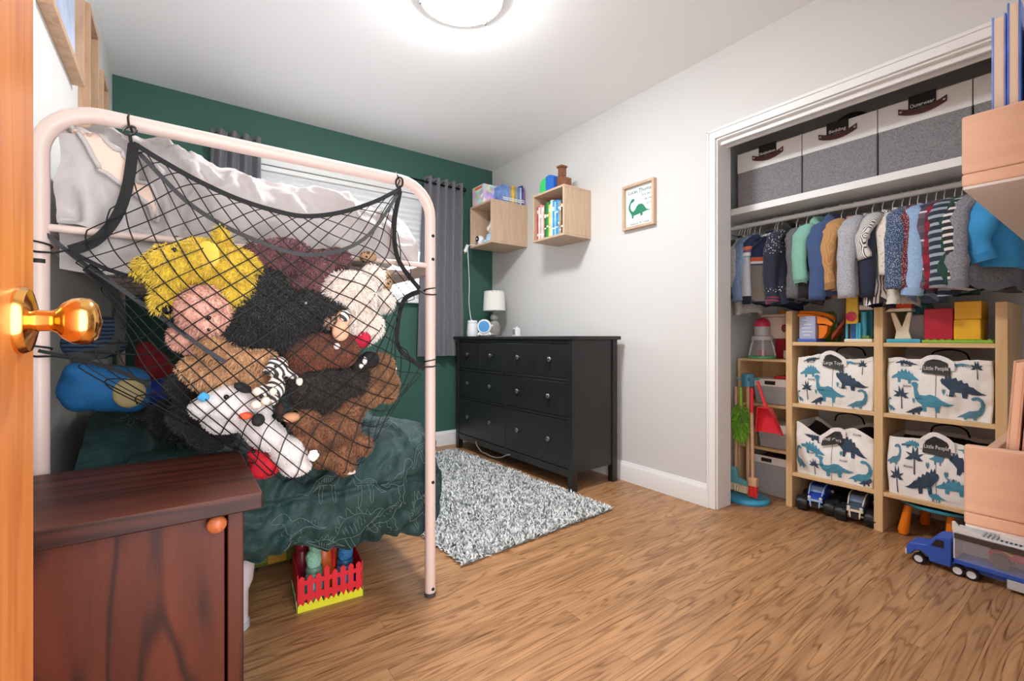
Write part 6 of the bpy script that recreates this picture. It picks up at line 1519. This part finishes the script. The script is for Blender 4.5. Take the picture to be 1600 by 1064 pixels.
# ================================================================ FRAMES HIGH ON THE LEFT WALL
lw = wood('left_frame_oak', (206, 170, 138), (160, 120, 88), 2, 2.2, .5, .4, rings=3.5, stretch=9.)
for lab, y0, y1, z0, z1, c in (('large oak-framed pale blue picture high on the left wall', 1.80, 2.33, 1.885, 2.40, (176, 190, 214)),
                               ('oak-framed dark teal picture in the middle of the left wall', 2.46, 2.72, 1.77, 2.28, (40, 74, 72)),
                               ('small oak-framed dark picture on the left wall nearest the green wall', 2.86, 3.06, 1.80, 2.20, (44, 46, 56))):
    p = thing('picture_frame', lab, 'picture', (XL+.01, (y0+y1)/2, z0), group='oak frames on the left wall')
    x1 = XL+.036; k = .024
    for a in ((y0, y1, z1-k, z1), (y0, y1, z0, z0+k), (y0, y0+k, z0+k, z1-k), (y1-k, y1, z0+k, z1-k)): part('frame_bar', lw, p, XL, x1, *a, bevel=.0015)
    part('print', mat('wall_print_%d' % c[0], c, .5, nz=(6, .3)), p, XL+.006, XL+.012, y0+k, y1-k, z0+k, z1-k, bevel=0)

# ================================================================ UNDER THE BED
fc = thing('picket_crate', 'red picket-fence toy crate with yellow grass edge under the bed', 'toy crate', (.44, 1.78, 0), .0)
A_ = Vector((.331, 1.709)); Bc = Vector((.548, 1.688)); dv_ = (Bc-A_).normalized(); nv_ = Vector((-dv_.y, dv_.x))
W_ = (Bc-A_).length; D_ = .20
pr = pl('picket_red', (216, 28, 44), .5); yg = pl('grass_yellow', (222, 220, 40), .5)
def side(o_, d_, L_, name, full=False):
    f = lambda p, q_, t: (o_.x+d_.x*p+d_.y*t, o_.y+d_.y*p-d_.x*t, q_)
    if full: MB().prism([(0, .0), (L_, 0), (L_, .128), (0, .128)], f, -.003, 0).build('side_wall', pr, fc)
    else:
        n = 8
        for k in range(n):
            p0 = L_*k/n+.004; p1 = L_*(k+1)/n-.005; h = .122+.022*math.sin(k*.9+2)*0+(.02 if k == 3 else 0)+.006*(k > 4)
            MB().prism([(p0, .018), (p1, .018), (p1, h-.008), ((p0+p1)/2, h), (p0, h-.008)], f, -.003, .001).build('picket', pr, fc)
        for z0, z1 in ((.036, .058), (.088, .104)): MB().prism([(0, z0), (L_, z0), (L_, z1), (0, z1)], f, -.004, -.001).build('rail', pr, fc)
    gp = [(0, 0), (L_, 0)]; m_ = 26
    for k in range(m_+1): gp.append((L_*(1-k/m_), .030+.012*((k*7) % 5)/5 if k % 2 else .020))
    MB().prism(gp, f, .0015, .004).build('grass_strip', yg if not full else dgn, fc)
side(A_, dv_, W_, 'front'); side(A_+nv_*D_, -nv_, D_, 'left', True); side(Bc, nv_, D_, 'right', True)
side(Bc+nv_*D_, -dv_, W_, 'back', True)
f3 = lambda p, q_: A_+dv_*p+nv_*q_
MB().prism([tuple(f3(.003, .003)), tuple(f3(W_-.003, .003)), tuple(f3(W_-.003, D_-.003)), tuple(f3(.003, D_-.003))], lambda p, q_, t: (p, q_, t), .001, .004).build('floor', yg, fc)
hc = f3(W_*.5, D_*.5)
MB().tube([(hc.x-dv_.x*W_*.0, hc.y-.095, .13), (hc.x, hc.y-.07, .24), (hc.x, hc.y, .27), (hc.x, hc.y+.07, .24), (hc.x, hc.y+.095, .13)], .012, 8, flat=(.4, 1.2)).build('handle', pr, fc, 60)
def peg_animal(name, label, p, c1, c2, h=.21):
    a = thing(name, label, 'toy', (p.x, p.y, .0045))
    MB().lathe([(.036, 0), (.038, .02), (.030, .085), (.026, .10)], (p.x, p.y, .0045), 20).build('body', mat(name+'_body', c1, .45), a, 60)
    MB().lathe([(.027, .10), (.029, .105), (.029, .115), (.027, .12)], (p.x, p.y, .0045), 20).build('collar', mat(name+'_collar', tuple(int(v*.7) for v in c2), .45), a, 60)
    me = soft_mesh([((p.x, p.y, .15), (.027, .027, .045)), ((p.x+.008, p.y-.008, .205), (.028, .03, .03)), ((p.x+.02, p.y-.03, .20), (.014, .014, .014))], .006, 3, .004, 3.)
    me.transform(Matrix.Translation((-p.x, -p.y, -.0045))); me.materials.append(mat(name+'_curls', c2, .6, bump=(90, .8)))
    o = bpy.data.objects.new('head', me); COL.objects.link(o); o.parent = a
peg_animal('toy_sheep', 'pale green toy sheep standing in the picket crate', f3(.060, .055), (120, 186, 178), (150, 204, 178))
peg_animal('toy_alpaca', 'blue toy alpaca standing in the picket crate', f3(.168, .06), (70, 136, 196), (50, 120, 176), .23)
o = MB().lathe([(.030, 0), (.045, .02), (.05, .08), (.045, .16), (.02, .19), (.001, .192)], (hc.x, hc.y+.035, .0045), 24).build('toy_pumpkin', pl('plastic_pumpkin', (236, 104, 24)), None, 60); tag(o, 'orange rounded toy in the middle of the picket crate', 'toy')
o = MB().ell((f3(.03, .15).x, f3(.03, .15).y, .17), (.026, .026, .03)).ell((f3(.03, .15).x, f3(.03, .15).y, .09), (.03, .03, .085)).build('toy_pig', pl('plastic_maroon', (128, 34, 44)), None, 180); tag(o, 'dark red toy at the back corner of the picket crate', 'toy')
wb_ = thing('white_bin', 'white rounded bin half hidden behind the cherry cabinet', 'bin', (.17, 1.75, 0))
MB().lathe([(.036, .0), (.038, .12), (.050, .15), (.056, .20), (.056, .225), (.050, .232), (.045, .225), (.001, .22)], (.150, 1.74, 0), 28).build('tub', mat('bin_pinkwhite', (226, 216, 218), .4), wb_, 50)
MB().lathe([(.041, 0), (.041, .02), (.037, .022)], (.150, 1.74, 0), 28).build('foot', gy, wb_, 50)
gb = thing('toy_case', 'olive green and amber toy case under the bed behind the picket crate', 'toy', (.31, 2.12, 0))
part('case', pl('plastic_moss', (96, 112, 40)), gb, .23, .42, 2.08, 2.18, 0.02, .21, bevel=.02); part('panel', pl('plastic_ochre', (170, 124, 34)), gb, .29, .36, 2.074, 2.08, .03, .20, bevel=.004)
for x in (.25, .40): MB().lathe([(.015, 0), (.015, .02)], (x, 2.13, 0), 12).build('foot', dk, gb, 60)
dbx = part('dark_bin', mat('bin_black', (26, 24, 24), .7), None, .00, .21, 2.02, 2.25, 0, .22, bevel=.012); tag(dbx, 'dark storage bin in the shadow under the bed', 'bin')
